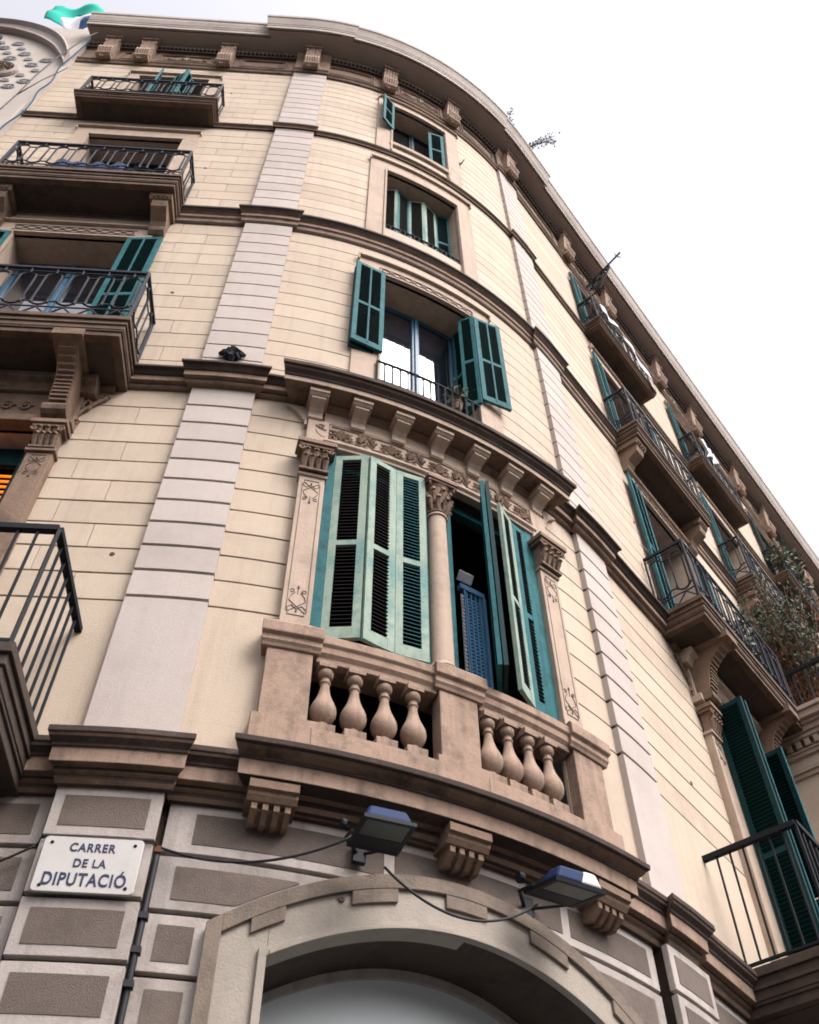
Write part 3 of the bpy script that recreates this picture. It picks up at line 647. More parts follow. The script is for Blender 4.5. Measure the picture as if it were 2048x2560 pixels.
# -- the bays with balconies (left one, four on the right)
def side_flat(parent, o, z0, m, wd=.40, mid=(.5,), inner=True, lab=None, off=.05, right=True):
    h = o[3] - z0 - .04
    shutter(parent, o[0] - .01, z0, off, math.pi + .08, wd, h, m, mid=mid, label=lab)
    if right: shutter(parent, o[1] + .01, z0, off, -.08, wd, h, m, mid=mid)
def bay(i, c, left=False):
    key = 'l' if left else 'r%d' % i
    # floor 4
    o = O['f4_' + key]; p4 = surround('window_surround', o, .20, .22, d=.028, z0=Z3)
    reveal(p4, o); room(p4, o); glazed(p4, o, m='teal')
    if left:
        shutter(p4, o[0] + .30, o[2], -.06, -1.1, .30, 2.2, 'teal'); shutter(p4, o[1] - .25, o[2], -.06, -1.9, .30, 2.2, 'teal'); shutter(p4, o[0] + .62, o[2], .05, -.5, .30, 2.2, 'teal')
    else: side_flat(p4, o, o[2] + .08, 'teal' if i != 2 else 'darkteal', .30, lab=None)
    # floor 3
    o = O['f3_' + key]; p3 = surround('window_surround', o, .24, .36, d=.03, z0=Z2)
    reveal(p3, o); room(p3, o); glazed(p3, o, m='teal' if not left else 'darkteal')
    if not left: side_flat(p3, o, o[2] + .05, 'teal', .32)
    # floor 2
    o = O['f2_' + key]; p2 = surround('window_surround', o, .26, .34, d=.03, z0=Z1)
    reveal(p2, o); room(p2, o); glazed(p2, o, bars=(11.0,))
    if left:
        side_flat(p2, o, o[2] + .05, 'teal', .42)
    else: side_flat(p2, o, o[2] + .05, 'teal', .42)
    if left or i < 2:
        cm = MB(); n = 10 if left else 10
        for k in range(n):
            cc_ = o[0] + .02 + (o[1] - o[0] - .04) * k / (n - 1); zz = o[3] + .17
            cm.tube([FV(cc_ + .055 * math.cos(u), zz + .042 * math.sin(u), .034) for u in lin(0, 2 * math.pi, 12)[:-1]], .006, 4, closed=True)
            if k < n - 1: cm.tube([FV(cc_ + .074 + .02 * math.cos(u), zz + .02 * math.sin(u), .034) for u in lin(0, 2 * math.pi, 8)[:-1]], .006, 4, closed=True)
        for zz in (o[3] + .10, o[3] + .24): cm.box(o[0] - .06, o[1] + .06, zz - .005, zz + .005, .02, .036)
        obj('incised_chain', cm, 'incised', p2)
    # floor 1
    if left or i in (0, 2, 3):
        o = O['f1_' + key]; mb = MB()
        for sg, x in ((-1, o[0]), (1, o[1])):
            a, b = (x - .22, x) if sg < 0 else (x, x + .22)
            mb.box(a, b, Z0, 8.69, -.02, .09); mb.box(a - .04, b + .04, Z0, Z0 + .30, -.02, .14)
            mb.box(a - .02, b + .02, 8.66, 8.70, .0, .115)
        mb.box(o[0] - .26, o[1] + .26, 9.10, 9.20, -.02, .12); mb.box(o[0] - .24, o[1] + .24, 9.20, 9.62, -.02, .06)
        mb.prism([(-.02, 9.62), (.10, 9.62), (.14, 9.70), (.20, 9.72), (.20, 9.80), (-.02, 9.82)], o[0] - .34, o[1] + .34)
        p1 = obj('window_surround', mb, 'stone' if left else 'trim', bld, bevel=.004)
        reveal(p1, o); room(p1, o)
        fm = MB(); c_ = (o[0] + o[1]) / 2
        for k in range(4):
            for sg in (-1, 1):
                cx_ = c_ + sg * (.12 + k * .16)
                fm.tube([FV(cx_ + sg * .06 * math.cos(u) * (1 - u / 13), 9.40 + .075 * math.sin(u) * (1 - u / 13), .07) for u in [q * .6 for q in range(17)]], .014, 5)
        for k in range(5):
            u = rad(30 + 30 * k); fm.tube([FV(c_, 9.32, .06), FV(c_ + .10 * math.cos(u), 9.32 + .17 * math.sin(u), .085)], lambda t: .012 + .02 * math.sin(math.pi * t), 5)
        obj('carved_frieze', fm, 'stone', p1)
        for x in (o[0] - .11, o[1] + .11):
            cp = capital_mesh(.13, .33); lobj('capital', cp, 'stone', p1, PM(x, 8.70, .02), smooth=False)
            gl = incised_motif(x, 8.62, .105, 1).v; im = MB(); 
            m_ = incised_motif(x, 8.62, .0925, -1); obj('incised_motif', m_, 'incised', p1)
            # long scroll bracket under the balcony
            sb = MB()
            zt = 9.92 - 9.10
            path = [(-(.10 + .42 * (t ** 2.0) + .05 * math.sin(t * 6)), .04 + t * (zt - .16)) for t in lin(0, 1, 14)]
            sb.lprism(I4, [(0, 0)] + path + [(0, zt - .12)], -.09, .09)
            for q in range(2, 14): sb.lbox(I4, -.075, .075, path[q][0] - .022, path[q][0] + .05, path[q][1] - .012, path[q][1] + .012)
            sb.lbox(I4, -.14, .14, -.56, 0, zt - .12, zt - .02)
            sb.tube([Vector((-.11, -.12, .08)), Vector((.11, -.12, .08))], .075, 10)
            lobj('scroll_bracket', sb, 'stone', bld, PM(x, 9.10, .05))
            # side volute where the bracket meets the wall
            sg = 1 if x > c_ else -1
            if sg * 1 > 0 or not left:
                vo = MB(); vo.box(min(x + sg * .1, x + sg * .36), max(x + sg * .1, x + sg * .36), 9.78, 9.90, -.01, .07)
                vo.tube([FV(x + sg * (.10 + .24 * t), 9.26 + .42 * t ** .6, .03) for t in lin(0, 1, 10)], .018, 5)
                vo.tube([FV(x + sg * (.28 + .06 * math.cos(u) * (1 - u / 13)), 9.66 + .06 * math.sin(u) * (1 - u / 13), .03) for u in [q * .6 for q in range(17)]], .016, 5)
                vo.tube([FV(x + sg * (.13 + .035 * math.cos(u)), 9.24 + .035 * math.sin(u), .03) for u in lin(0, 6, 10)], .014, 5)
                vo.tube([FV(x + sg * (.17 + .04 * math.cos(u)), 9.52 + .07 * math.sin(u), .03) for u in lin(0, 6, 10)], .018, 5)
                obj('wall_volute', vo, 'stone', p1)
        # inner jamb, glowing blind and shutters
        if left:
            bl_ = MB(); hh = MB()
            for k in range(46):
                if k > 30: break
                z = 6.5 + k * .075
                bl_.box(o[0] + .14, o[1] - .15, z, z + .024, -.262, -.25)
            hh.box(o[0], o[0] + .07, 5.7, o[3], -.22, -.10); hh.box(o[1] - .13, o[1], 5.7, o[3], -.22, -.10); hh.box(o[1] - .145, o[1] - .132, 5.7, o[3], -.25, -.2)
            for x in (o[0] + .12, c_ - .2, c_ + .2, o[1] - .42): hh.box(x, x + .04, 5.7, o[3], -.27, -.235)
            hh.box(o[0] + .07, o[1] - .13, 8.86, o[3], -.24, -.2)
            win = obj('window', hh, 'darkteal', bld); obj('blind', bl_, 'amber', win, label='orange lamp lit slatted blind')
        else:
            bl_ = MB(); hh = MB()
            for k in range(46):
                if k % 8 == 5: continue
                bl_.box(o[0] + .12, o[0] + .22, 5.9 + k * .06, 5.9 + k * .06 + .032, -.05, -.04)
            hh.box(o[0], o[0] + .03, 5.7, o[3], -.22, -.03); hh.box(o[0] + .03, o[1] - .02, 5.7, o[3], -.25, -.2)
            win = obj('window', hh, 'darkteal', bld)
            if i == 0: obj('blind', bl_, 'amber', win, label='orange lamp lit slatted blind')
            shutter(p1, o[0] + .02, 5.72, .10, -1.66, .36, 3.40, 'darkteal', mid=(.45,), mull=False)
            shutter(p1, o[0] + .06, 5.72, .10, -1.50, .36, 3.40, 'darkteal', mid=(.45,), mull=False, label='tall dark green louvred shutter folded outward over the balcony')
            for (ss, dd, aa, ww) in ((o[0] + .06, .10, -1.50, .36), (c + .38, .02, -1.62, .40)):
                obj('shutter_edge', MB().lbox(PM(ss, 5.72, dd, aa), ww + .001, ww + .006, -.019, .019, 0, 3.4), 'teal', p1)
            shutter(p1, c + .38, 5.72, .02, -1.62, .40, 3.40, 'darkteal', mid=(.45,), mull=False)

def capital_mesh(w_, h, round_=False):
    mb = MB()
    mb.lbox(I4, -w_ - .025, w_ + .025, -.175, 0, h - .05, h); mb.lbox(I4, -w_ - .005, w_ + .005, -.155, 0, h - .085, h - .052)
    mb.lprism(I4, [(0, .0), (-.08, 0), (-.085, .1), (-.10, h * .6), (-.13, h - .085), (0, h - .085)], -w_ * .78, w_ * .78)
    mb.lbox(I4, -w_ * .86, w_ * .86, -.105, 0, -.0, .025)
    for row, (zz, n, hh) in enumerate(((.03, 4, .13), (.10, 3, .15))):
        for k in range(n):
            x = (k - (n - 1) / 2) * w_ * 2 * .8 / n
            yb = -.085 - row * .006
            mb.tube([Vector((x, yb, zz)), Vector((x, yb - .012, zz + hh * .5)), Vector((x, yb - .03, zz + hh * .85)), Vector((x, yb - .055, zz + hh * .98)), Vector((x, yb - .062, zz + hh * .85))],
                    lambda t: .012 + .020 * math.sin(math.pi * (t * .8 + .1)), 6)
            for sg in (-1, 1): mb.tube([Vector((x, yb, zz)), Vector((x + sg * .016, yb - .012, zz + hh * .45)), Vector((x + sg * .024, yb - .03, zz + hh * .7))], .009, 5)
    for sg in (-1, 1):
        mb.tube([Vector((sg * (w_ * .88) + sg * .028 * math.cos(u) * (1 - u / 12), -.145, h - .12 + .032 * math.sin(u) * (1 - u / 12))) for u in [q * .6 for q in range(16)]], .010, 5)
        mb.tube([Vector((sg * .02, -.10, .2)), Vector((sg * w_ * .5, -.125, h - .12)), Vector((sg * w_ * .85, -.145, h - .09))], .009, 5)
    return mb
def incised_motif(s, z, d, sg):
    mb = MB(); r = .0028
    w_ = .062
    def T(pts, rr=r): mb.tube([FV(s + x, z + sg * y, d) for x, y in pts], rr, 4)
    T([(-w_, 0), (w_, 0), (w_, .03), (-w_, .15), (-w_ * .8, .2), (-.02, .24)]); T([(-w_, 0), (-w_, .03), (w_, .15), (w_ * .8, .2), (.02, .24)])
    T([(-w_, .03), (-w_ * 1.1, .07), (-w_ * .6, .1), (0, .06), (w_ * .6, .1), (w_ * 1.1, .07), (w_, .03)])
    for q in (-1, 1): T([(q * (.045 + .016 * math.cos(u)), .255 + .016 * math.sin(u)) for u in lin(0, 5.5, 9)])
    T([(0, .22), (0, .30)]); mb.tube([FV(s, z + sg * .285, d), FV(s, z + sg * .31, d)], .008, 5)
    mb.tube([FV(s, z + sg * .03, d), FV(s, z + sg * .05, d)], .006, 5)
    return mb

for i, c in enumerate(BRS): bay(i, c)
bay(0, BL, left=True)

# ------------------------------------------------------------ loggia
log = MB()
# side pilasters and pedestals, base, rail
log.box(-1.19, -.97, 6.80, 8.69, -.03, .08); log.box(1.20, 1.42, 6.80, 8.69, -.03, .08)
for a, b in ((-1.19, -.97), (1.20, 1.42)):
    log.box(a - .02, b + .02, 6.80, 6.86, -.03, .10); log.box(a - .015, b + .015, 8.66, 8.70, -.03, .10)
    log.box(a + .01, b - .01, 9.03, 9.60, -.03, .06)
log.box(-1.03, 1.26, 9.60, 9.84, -.03, .045)
log.prism([(-.03, 9.22), (.05, 9.22), (.05, 9.25), (.08, 9.27), (.08, 9.30), (-.03, 9.30)], -1.02, 1.25)
log.box(-.98, 1.21, 9.30, 9.60, -.03, .03)
lg = obj('loggia_stonework', log, 'trim', bld, bevel=.004, label='carved stone frame of the twin loggia opening')
plinth = MB(); plinth.box(-.88, -.03, Z0 + .001, 5.72, -.10, .12); plinth.box(.37, 1.18, Z0 + .001, 5.72, -.10, .12); plinth.box(-1.2, 1.5, Z0 + .001, 5.66, -.10, .10)
pd = obj('balustrade', plinth, 'balstone', bld, label='stone balustrade with two bays of urn shaped balusters')
for a, b in ((-1.245, -.925), (.015, .325), (1.225, 1.54)):
    ped = MB(); ped.box(a, b, 5.96, 6.58, -.03, .10); ped.prism([(-.03, 6.575), (.115, 6.575), (.125, 6.60), (.14, 6.62), (.14, 6.66), (.17, 6.68), (.17, 6.77), (.15, 6.80), (-.2, 6.80)], a - .03, b + .03, .15, .15)
    ped.box(a - .045, b + .045, Z0, 5.962, -.03, .135)
    obj('pedestal', ped, 'balstone', pd, bevel=.005)
for a, b in ((-.90, .0), (.35, 1.20)):
    rail = MB(); rail.prism([(-.12, 6.53), (.03, 6.53), (.08, 6.54), (.085, 6.58), (.11, 6.61), (.115, 6.66), (.135, 6.68), (.135, 6.745), (.12, 6.765), (-.12, 6.765)], a, b)
    obj('balustrade_rail', rail, 'balstone', pd, bevel=.004)
    obj('balustrade_curb', MB().box(a, b, 5.70, 5.90, -.12, .14), 'balstone', pd, bevel=.004)
BS = 1.1
bp = [(.070, .0), (.070, .055), (.052, .06), (.045, .075), (.036, .09), (.034, .105), (.05, .12), (.068, .145), (.080, .175), (.084, .205), (.080, .24), (.068, .275), (.054, .31), (.042, .35), (.034, .39), (.029, .43), (.028, .45), (.036, .458), (.036, .468), (.028, .476), (.028, .50), (.042, .512), (.05, .53), (.05, .56), (.03, .60)]
bm_ = MB().lathe(I4, [(r * BS, z) for r, z in bp[2:]], 22); bm_.lbox(I4, -.075, .075, -.075, .075, -.005, .058); bm_.lbox(I4, -.062, .062, -.062, .062, .575, .625)
b0 = None
for s_ in (-.818, -.609, -.392, -.177, .428, .60, .785, .97):
    mt = PM(s_, 5.905, .055)
    if b0 is None: b0 = lobj('baluster', bm_, 'balstone', pd, mt, smooth=True); b0.modifiers.new('edge', 'EDGE_SPLIT').split_angle = rad(50)
    else: dup(b0, pd, mt)
# column on the middle pedestal
cl = MB(); prof = [(.115, 0), (.115, .03), (.125, .045), (.115, .065), (.10, .08), (.098, .10)]
prof += [(.098 - .012 * t - .004 * (t - .5) ** 2, .10 + 1.78 * t) for t in lin(0, 1, 8)] + [(.10, 1.885), (.10, 1.905), (.083, 1.915), (.083, 1.93)]
cl.lathe(I4, prof, 28)
co = lobj('column', cl, 'trim', bld, PM(.10, 6.80, .0), smooth=True, label='round stone column between the two loggia openings'); co.modifiers.new('edge', 'EDGE_SPLIT').split_angle = rad(50)
def round_capital():
    mb = MB(); mb.lathe(I4, [(.085, 0), (.10, .01), (.10, .03), (.088, .04), (.09, .2), (.12, .33), (.14, .36)], 20)
    for k in range(10):
        u = 2 * math.pi * k / 10; c_, s2 = math.cos(u), math.sin(u)
        for (zz, hh, r0) in ((.03, .13, .09), (.12, .15, .095)):
            u2 = u + (0 if zz < .1 else math.pi / 10); c_, s2 = math.cos(u2), math.sin(u2)
            mb.tube([Vector((c_ * r, s2 * r, z)) for r, z in ((r0, zz), (r0 + .012, zz + hh * .5), (r0 + .035, zz + hh * .9), (r0 + .058, zz + hh), (r0 + .06, zz + hh * .85))], lambda t: .011 + .017 * math.sin(math.pi * (t * .8 + .1)), 6)
    for k in range(4):
        u = math.pi / 4 + k * math.pi / 2; c_, s2 = math.cos(u), math.sin(u)
        mb.tube([Vector((c_ * (.165 + .03 * math.cos(q) * (1 - q / 12)), s2 * (.165 + .03 * math.cos(q) * (1 - q / 12)), .35 + .035 * math.sin(q) * (1 - q / 12))) for q in [j * .6 for j in range(16)]], .012, 5)
    mb.lbox(I4, -.155, .155, -.155, .155, .40, .44); mb.lbox(I4, -.14, .14, -.14, .14, .375, .402)
    return mb
lobj('column_capital', round_capital(), 'stone', co, PM(.10, 8.72, .0)).location = (0, 0, 1.92)
bpy.data.objects['column_capital'].rotation_euler = (0, 0, 0)
obj('lintel_block', MB().box(-.02, .22, 9.15, 9.23, -.15, .075), 'trim', lg)
for s_ in (-1.08, 1.31):
    cp = lobj('capital', capital_mesh(.15, .36), 'stone', bld, PM(s_, 8.70, .03))
    for z, sg in ((8.60, -1), (6.95, 1)): obj('incised_motif', incised_motif(s_, z, .083, sg), 'incised', lg)
    ln = MB(); 
    for x in (-.075, .075): ln.box(s_ + x - .0025, s_ + x + .0025, 6.98, 8.56, .078, .083)
    obj('incised_line', ln, 'incised', lg)
# carved frieze: palmettes between S scrolls
fz = MB()
def spiral(cx, cz, r, sg, a0, turns=2.0, rr=.012, d=.055):
    fz.tube([FV(cx + sg * r * (1 - t * .85) * math.cos(a0 + turns * 2 * math.pi * t), cz + r * (1 - t * .85) * math.sin(a0 + turns * 2 * math.pi * t), d) for t in lin(0, 1, 22)], rr, 5)
c = -.80
for k in range(5):
    cx_ = -.86 + k * .49
    for q in range(7):
        u = rad(15 + 25 * q); L_ = .14 if q % 2 else .115
        fz.tube([FV(cx_, 9.40, .03), FV(cx_ + L_ * .6 * math.cos(u), 9.40 + L_ * .75 * math.sin(u), .055), FV(cx_ + L_ * math.cos(u), 9.40 + L_ * math.sin(u), .05)], lambda t: .006 + .017 * math.sin(math.pi * t ** .8), 5)
    for sg in (-1, 1):
        spiral(cx_ + sg * .085, 9.365, .045, sg, 2.5, rr=.009)
        if k < 4 or sg < 0:
            x0 = cx_ + sg * .13
            fz.tube([FV(x0, 9.36, .05), FV(x0 + sg * .05, 9.345, .055), FV(x0 + sg * .10, 9.40, .055), FV(x0 + sg * .115, 9.48, .05)], .010, 5)
            spiral(x0 + sg * .065, 9.50, .04, -sg, .5, rr=.010)
            for q in range(4): fz.tube([FV(x0 + sg * .05, 9.42, .04), FV(x0 + sg * (.02 + .03 * q), 9.46 + .015 * q, .06)], .014, 5)
obj('carved_frieze', fz, 'stone', lg)
fr = MB()
for zz in (9.31, 9.575): fr.box(-.97, 1.20, zz, zz + .012, .02, .045)
for x in (-.97, 1.19): fr.box(x, x + .012, 9.322, 9.575, .02, .045)
obj('frieze_border', fr, 'trim', lg)
# hood cornice over the loggia with seven consoles
hd = MB()
hd.prism([(-.03, 9.845), (.29, 9.845), (.29, 9.91), (.305, 9.915), (.31, 9.94), (.345, 9.975), (.36, 9.99), (.385, 9.995), (.39, 10.045), (-.03, 10.075)], -1.37, 1.50, .30, .30, mi={1: 1, 2: 2, 3: 2, 4: 2, 6: 2, 7: 2})
hd.prism([(-.03, 9.77), (.05, 9.77), (.08, 9.80), (.11, 9.81), (.11, 9.846), (-.03, 9.846)], -1.22, 1.45)
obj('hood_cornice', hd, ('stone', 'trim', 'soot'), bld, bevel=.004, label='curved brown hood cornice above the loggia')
def hood_bracket():
    mb = MB()
    mb.lprism(I4, [(0, .27), (-.19, .27), (-.21, .29), (-.225, .295), (-.225, .343), (0, .343)], -.095, .095)
    mb.lprism(I4, [(0, .10), (-.03, .085), (-.05, .10), (-.055, .125), (-.045, .145), (-.055, .17), (-.09, .20), (-.15, .225), (-.18, .24), (-.18, .272), (0, .272)], -.068, .068)
    return mb
h0 = lobj('hood_bracket', hood_bracket(), 'trim', bld, PM(-1.12, 9.50, .03))
for s_ in (-.715, -.31, .095, .50, .90, 1.30): dup(h0, bld, PM(s_, 9.50, .03))
for x, sg in ((-1.19, -1), (1.42, 1)):
    vs_ = MB()
    vs_.prism([(-.01, 9.50), (.05, 9.50), (.05, 9.80), (-.01, 9.80)], min(x, x + sg * .02), max(x, x + sg * .02))
    vs_.strip(lin(min(x, x + sg * .2), max(x, x + sg * .2), 6), lambda s: 9.80 - .02 - .26 * max(0, 1 - abs(s - x) / .2) ** 1.6, lambda s: 9.80, -.01, .045)
    obj('wall_volute', vs_, 'trim', lg)
# loggia interior
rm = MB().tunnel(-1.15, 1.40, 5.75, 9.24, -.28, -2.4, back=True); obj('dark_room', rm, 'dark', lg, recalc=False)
jb = MB(); 
for a, b in ((-.97, -.885), (-.035, .0), (.20, .245), (1.12, 1.20)): jb.box(a, b, 6.78, 9.21, -.20, .03 if a in (-.97, 1.12) else .01)
jb.box(-.97, 0, 9.14, 9.215, -.2, -.12); jb.box(.2, 1.2, 9.14, 9.215, -.2, -.12)
obj('window', jb, 'teal', lg, bevel=.003, label='weathered teal wooden jambs of the loggia')
obj('sill', MB().box(-.97, 1.2, 6.70, 6.80, -.30, -.0), 'balstone', lg)
def leafpair(sA, dA, sB, dB, z, h, m, lab=None, mid=(.47,), slat='dark', st=.062, teeth=0):
    A, B = FV(sA, 0, dA), FV(sB, 0, dB); v = B - A; a_ = math.atan2(v.y, v.x) - ang(sA)
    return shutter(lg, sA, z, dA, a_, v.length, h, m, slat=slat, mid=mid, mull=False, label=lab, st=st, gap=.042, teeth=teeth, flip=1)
LZ, LH = 6.83, 2.32
leafpair(-.875, .0, -.605, .105, LZ, LH, 'paleteal', 'bleached green shutter leaf nearest the left loggia pilaster')
leafpair(-.590, .105, -.325, .045, LZ, LH, 'paleteal', 'middle bleached green shutter leaf of the left loggia opening', teeth=3)
leafpair(-.318, .045, -.045, .06, LZ, LH, 'paleteal', 'bleached shutter leaf with visible slats beside the column', slat='teal')
leafpair(.405, .31, .575, .06, LZ, LH, 'teal', 'teal shutter leaf seen edge on, swung out of the right loggia opening')
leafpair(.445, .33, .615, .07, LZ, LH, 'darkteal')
leafpair(.68, .17, .90, .055, LZ, LH, 'paleteal', 'pale shutter leaf with jagged slat ends in the right loggia opening', teeth=3)
leafpair(.905, .05, 1.10, .03, LZ, LH, 'teal', None, teeth=3)
# inner blue slatted door
ind = MB(); wb = MB()
for k in range(4): ind.box(.575 + k * .05, .59 + k * .05, 6.8, 8.28, -.30, -.275)
for k in range(34): ind.box(.55, .76, 6.84 + k * .041, 6.862 + k * .041, -.295, -.285)
ind.box(.50, .78, 8.28, 8.34, -.31, -.26); ind.box(.76, .79, 6.8, 8.28, -.31, -.26); ind.box(.545, .56, 6.8, 8.28, -.31, -.265)
wb.box(.513, .539, 6.88, 8.22, -.285, -.281)
for k in range(30): wb.box(.512, .54, 6.9 + k * .044, 6.922 + k * .044, -.28, -.27)  # white bars paint the light showing between the slats
idr = obj('inner_door', ind, 'bluedoor', bld, label='blue slatted inner door deep in the right loggia opening'); obj('door_slats', wb, 'white', idr)
obj('inner_blind', MB().lprism(PM(.50, 8.42, -.3), [(0, 0), (-.05, .08), (-.04, .10), (.02, .02)], .0, .15), 'white', lg)  # white wedge paints a bright reflection inside the opening

# ------------------------------------------------------------ balconies
def slab(c, hw, D, ztop, h, name='balcony', s_lo=None, s_hi=None, label=None, m='darkstone'):
    a, b = (c - hw if s_lo is None else s_lo), (c + hw if s_hi is None else s_hi)
    mb = MB(); L_ = [(0, .22 * h, .05), (.22 * h, .30 * h, .035), (.30 * h, .52 * h, .028), (.52 * h, .60 * h, .012), (.60 * h, .78 * h, .022), (.78 * h, h, 0.0)]
    for (z0, z1, ins) in L_: mb.box(a + ins, b - ins, ztop - h + z0, ztop - h + z1 - (.0 if z1 == h else -.0005), -.02, D - ins)
    o_ = obj(name, mb, m, bld, bevel=.004, label=label)
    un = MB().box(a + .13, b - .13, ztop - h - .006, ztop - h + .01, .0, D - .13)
    obj('slab_underside', un, 'soot_shade_stone', o_)  # dark sheet puts the shade under the slab into its colour
    return o_, a, b
def ornate(parent, a, b, D, z0, h=.98, pitch=.245, ret=True):
    mb = MB(); ins = .05; a += ins; b -= ins; D -= .05
    runs = [((a, D), (b, D))]
    if ret: runs += [((a, .03), (a, D)), ((b, .03), (b, D))]
    fr_ = .012
    for (p, q) in runs:
        Lr = math.hypot(q[0] - p[0], q[1] - p[1]); n = max(1, round(Lr / pitch)); st_ = Lr / n
        def W(t, z): return FV(p[0] + (q[0] - p[0]) * t / Lr, z0 + z, p[1] + (q[1] - p[1]) * t / Lr)
        mb.bar(W(0, h), W(Lr, h), .024, 4); mb.bar(W(0, h - .07), W(Lr, h - .07), .007, 4)
        mb.bar(W(0, .20), W(Lr, .20), .009, 4); mb.bar(W(0, .035), W(Lr, .035), .012, 4)
        for k in range(n):
            c_ = (k + .5) * st_; rr = min(.078, st_ * .34); zl, zh = .24 + rr, h - .11 - rr
            pts = [W(c_ + rr * math.cos(u), zh + rr * math.sin(u)) for u in lin(0, math.pi, 6)] + [W(c_ - rr * math.cos(u), zl - rr * math.sin(u)) for u in lin(0, math.pi, 6)]
            mb.tube(pts, .0125, 4, closed=True)
            mb.bar(W(c_, h - .115), W(c_, h - .02), .012, 4)
            if k < n - 1 or True:
                for zz in (zl - .01, zh + .01):
                    mb.bar(W(c_ + rr, zz), W(min(Lr, c_ + st_ - rr), zz), .009, 4)
            mb.bar(W(c_ - st_ / 2, .04), W(c_, .195), .009, 4); mb.bar(W(c_, .195), W(c_ + st_ / 2, .04), .009, 4)
            mb.bar(W(c_ - rr, .28), W(c_ - rr, .34), .017, 4); mb.bar(W(c_ + rr, .28), W(c_ + rr, .34), .017, 4)
    for (x, d) in ((a, D), (b, D)): mb.bar(FV(x, z0, d), FV(x, z0 + h + .02, d), .022, 4)
    if ret:
        for x in (a, b): mb.bar(FV(x, z0, .04), FV(x, z0 + h, .04), .014, 4)
    return obj('railing', mb, 'iron', parent)
def plain(parent, a, b, D, z0, h=1.05, pitch=.125, retL=True, retR=True):
    mb = MB(); a += .05; b -= .05; D -= .05
    runs = [((a, D), (b, D))]
    if retL: runs.append(((a, .0), (a, D)))
    if retR: runs.append(((b, .0), (b, D)))
    for p, q in runs:
        Lr = math.hypot(q[0] - p[0], q[1] - p[1]); n = max(2, round(Lr / pitch))
        def W(t, z): return FV(p[0] + (q[0] - p[0]) * t, z0 + z, p[1] + (q[1] - p[1]) * t)
        mb.bar(W(0, h), W(1, h), .034, 4); mb.bar(W(0, .05), W(1, .05), .016, 4)
        for k in range(1, n): mb.bar(W(k / n, 0.05), W(k / n, h), .011, 6)
    for x in ([a] if retL else []) + ([b] if retR else []): mb.bar(FV(x, z0, D), FV(x, z0 + h, D), .017, 4)
    return obj('railing', mb, 'blackiron', parent)
def corbel_mesh(D, h, w_=.12):
    mb = MB()
    mb.lprism(I4, [(0, 0), (-.05, -.01), (-.09, .03), (-.10, .08), (-.09, .12), (-.13, .20 * h / .55), (-D * .8, h * .55), (-D * .86, h * .70), (-D * .86, h * .82), (0, h * .82)], -w_ * .8, w_ * .8)
    mb.lprism(I4, [(0, h * .82), (-D * .90, h * .82), (-D * .98, h * .92), (-D, h), (0, h)], -w_ * 1.15, w_ * 1.15)
    for k in range(4): mb.lbox(I4, -w_ + .03 + k * .055, -w_ + .05 + k * .055, -D * 1.0, -D * .9, h * .84, h * .9)
    return mb
# left bay
bs4, a, b = slab(BL, 1.10, .41, 17.93, .20, label='shallow top floor balcony on the left front'); ornate(bs4, a, b, .41, 17.93, .85, .24)
bs3, a, b = slab(BL, 1.19, .50, 14.27, .30, label='third floor balcony on the left front'); ornate(bs3, a, b, .50, 14.27, .98, .26)
cb = corbel_mesh(.36, .52)
for x in (BL - .98, BL + .98): lobj('balcony_bracket', cb, 'stone', bs3, PM(x, 13.44, .0))
bs2, a, b = slab(BL, 1.45, .64, 10.13, .30, label='second floor balcony on the left front'); ornate(bs2, a, b, .64, 10.13, 1.02, .255)
bs1, a, b = slab(BL, 1.80, .95, 5.62, .34, label='deep first floor balcony at the left edge', m='soot_shade_stone'); plain(bs1, a, b, .95, 5.62, 1.05)
for x in (BL - 1.35, BL + 1.35):
    sb = MB(); path = [(-(.10 + .62 * t ** 1.8 + .04 * math.sin(t * 6)), .04 + t * .62) for t in lin(0, 1, 12)]
    sb.lprism(I4, [(0, 0)] + path + [(0, .66)], -.12, .12); sb.lprism(I4, [(0, .03)] + [(y + .05, z + .02) for y, z in path] + [(0, .65)], -.15, .15)
    lobj('balcony_bracket', sb, 'stone', bs1, PM(x, 4.62, .02))
# right bays
RB = {}
for i, c in enumerate(BRS):
    s4, a, b = slab(c + .03, 1.02, .38, 17.93, .20, label='top floor balcony of bay %s on the right front' % ('one', 'two', 'three', 'four')[i]); ornate(s4, a, b, .38, 17.93, .85, .24)
    s3, a, b = slab(c + .03, 1.16, .45, 14.27, .30, label='third floor balcony of bay %s on the right front' % ('one', 'two', 'three', 'four')[i]); ornate(s3, a, b, .45, 14.27, .98, .26)
    for x in (c - .92, c + .98): lobj('balcony_bracket', corbel_mesh(.36, .52), 'stone', s3, PM(x, 13.44, .0))
    RB[i] = (s4, s3)
    if i == 1: continue
    hw2 = 1.38
    s2, a, b = slab(c, hw2, .60, 10.13, .28, s_hi=6.49 if i == 0 else None, label='long second floor balcony over the right front' if i == 0 else None); ornate(s2, a, b, .60, 10.13, 1.02, .255)
    s1, a, b = slab(c, 1.95, .90, 5.62, .34, s_hi=6.49 if i == 0 else None, m='soot_shade_stone', label='first floor balcony with dark plain bars at the right' if i == 0 else None); plain(s1, a, b, .90, 5.62, 1.05, retR=(i != 0))
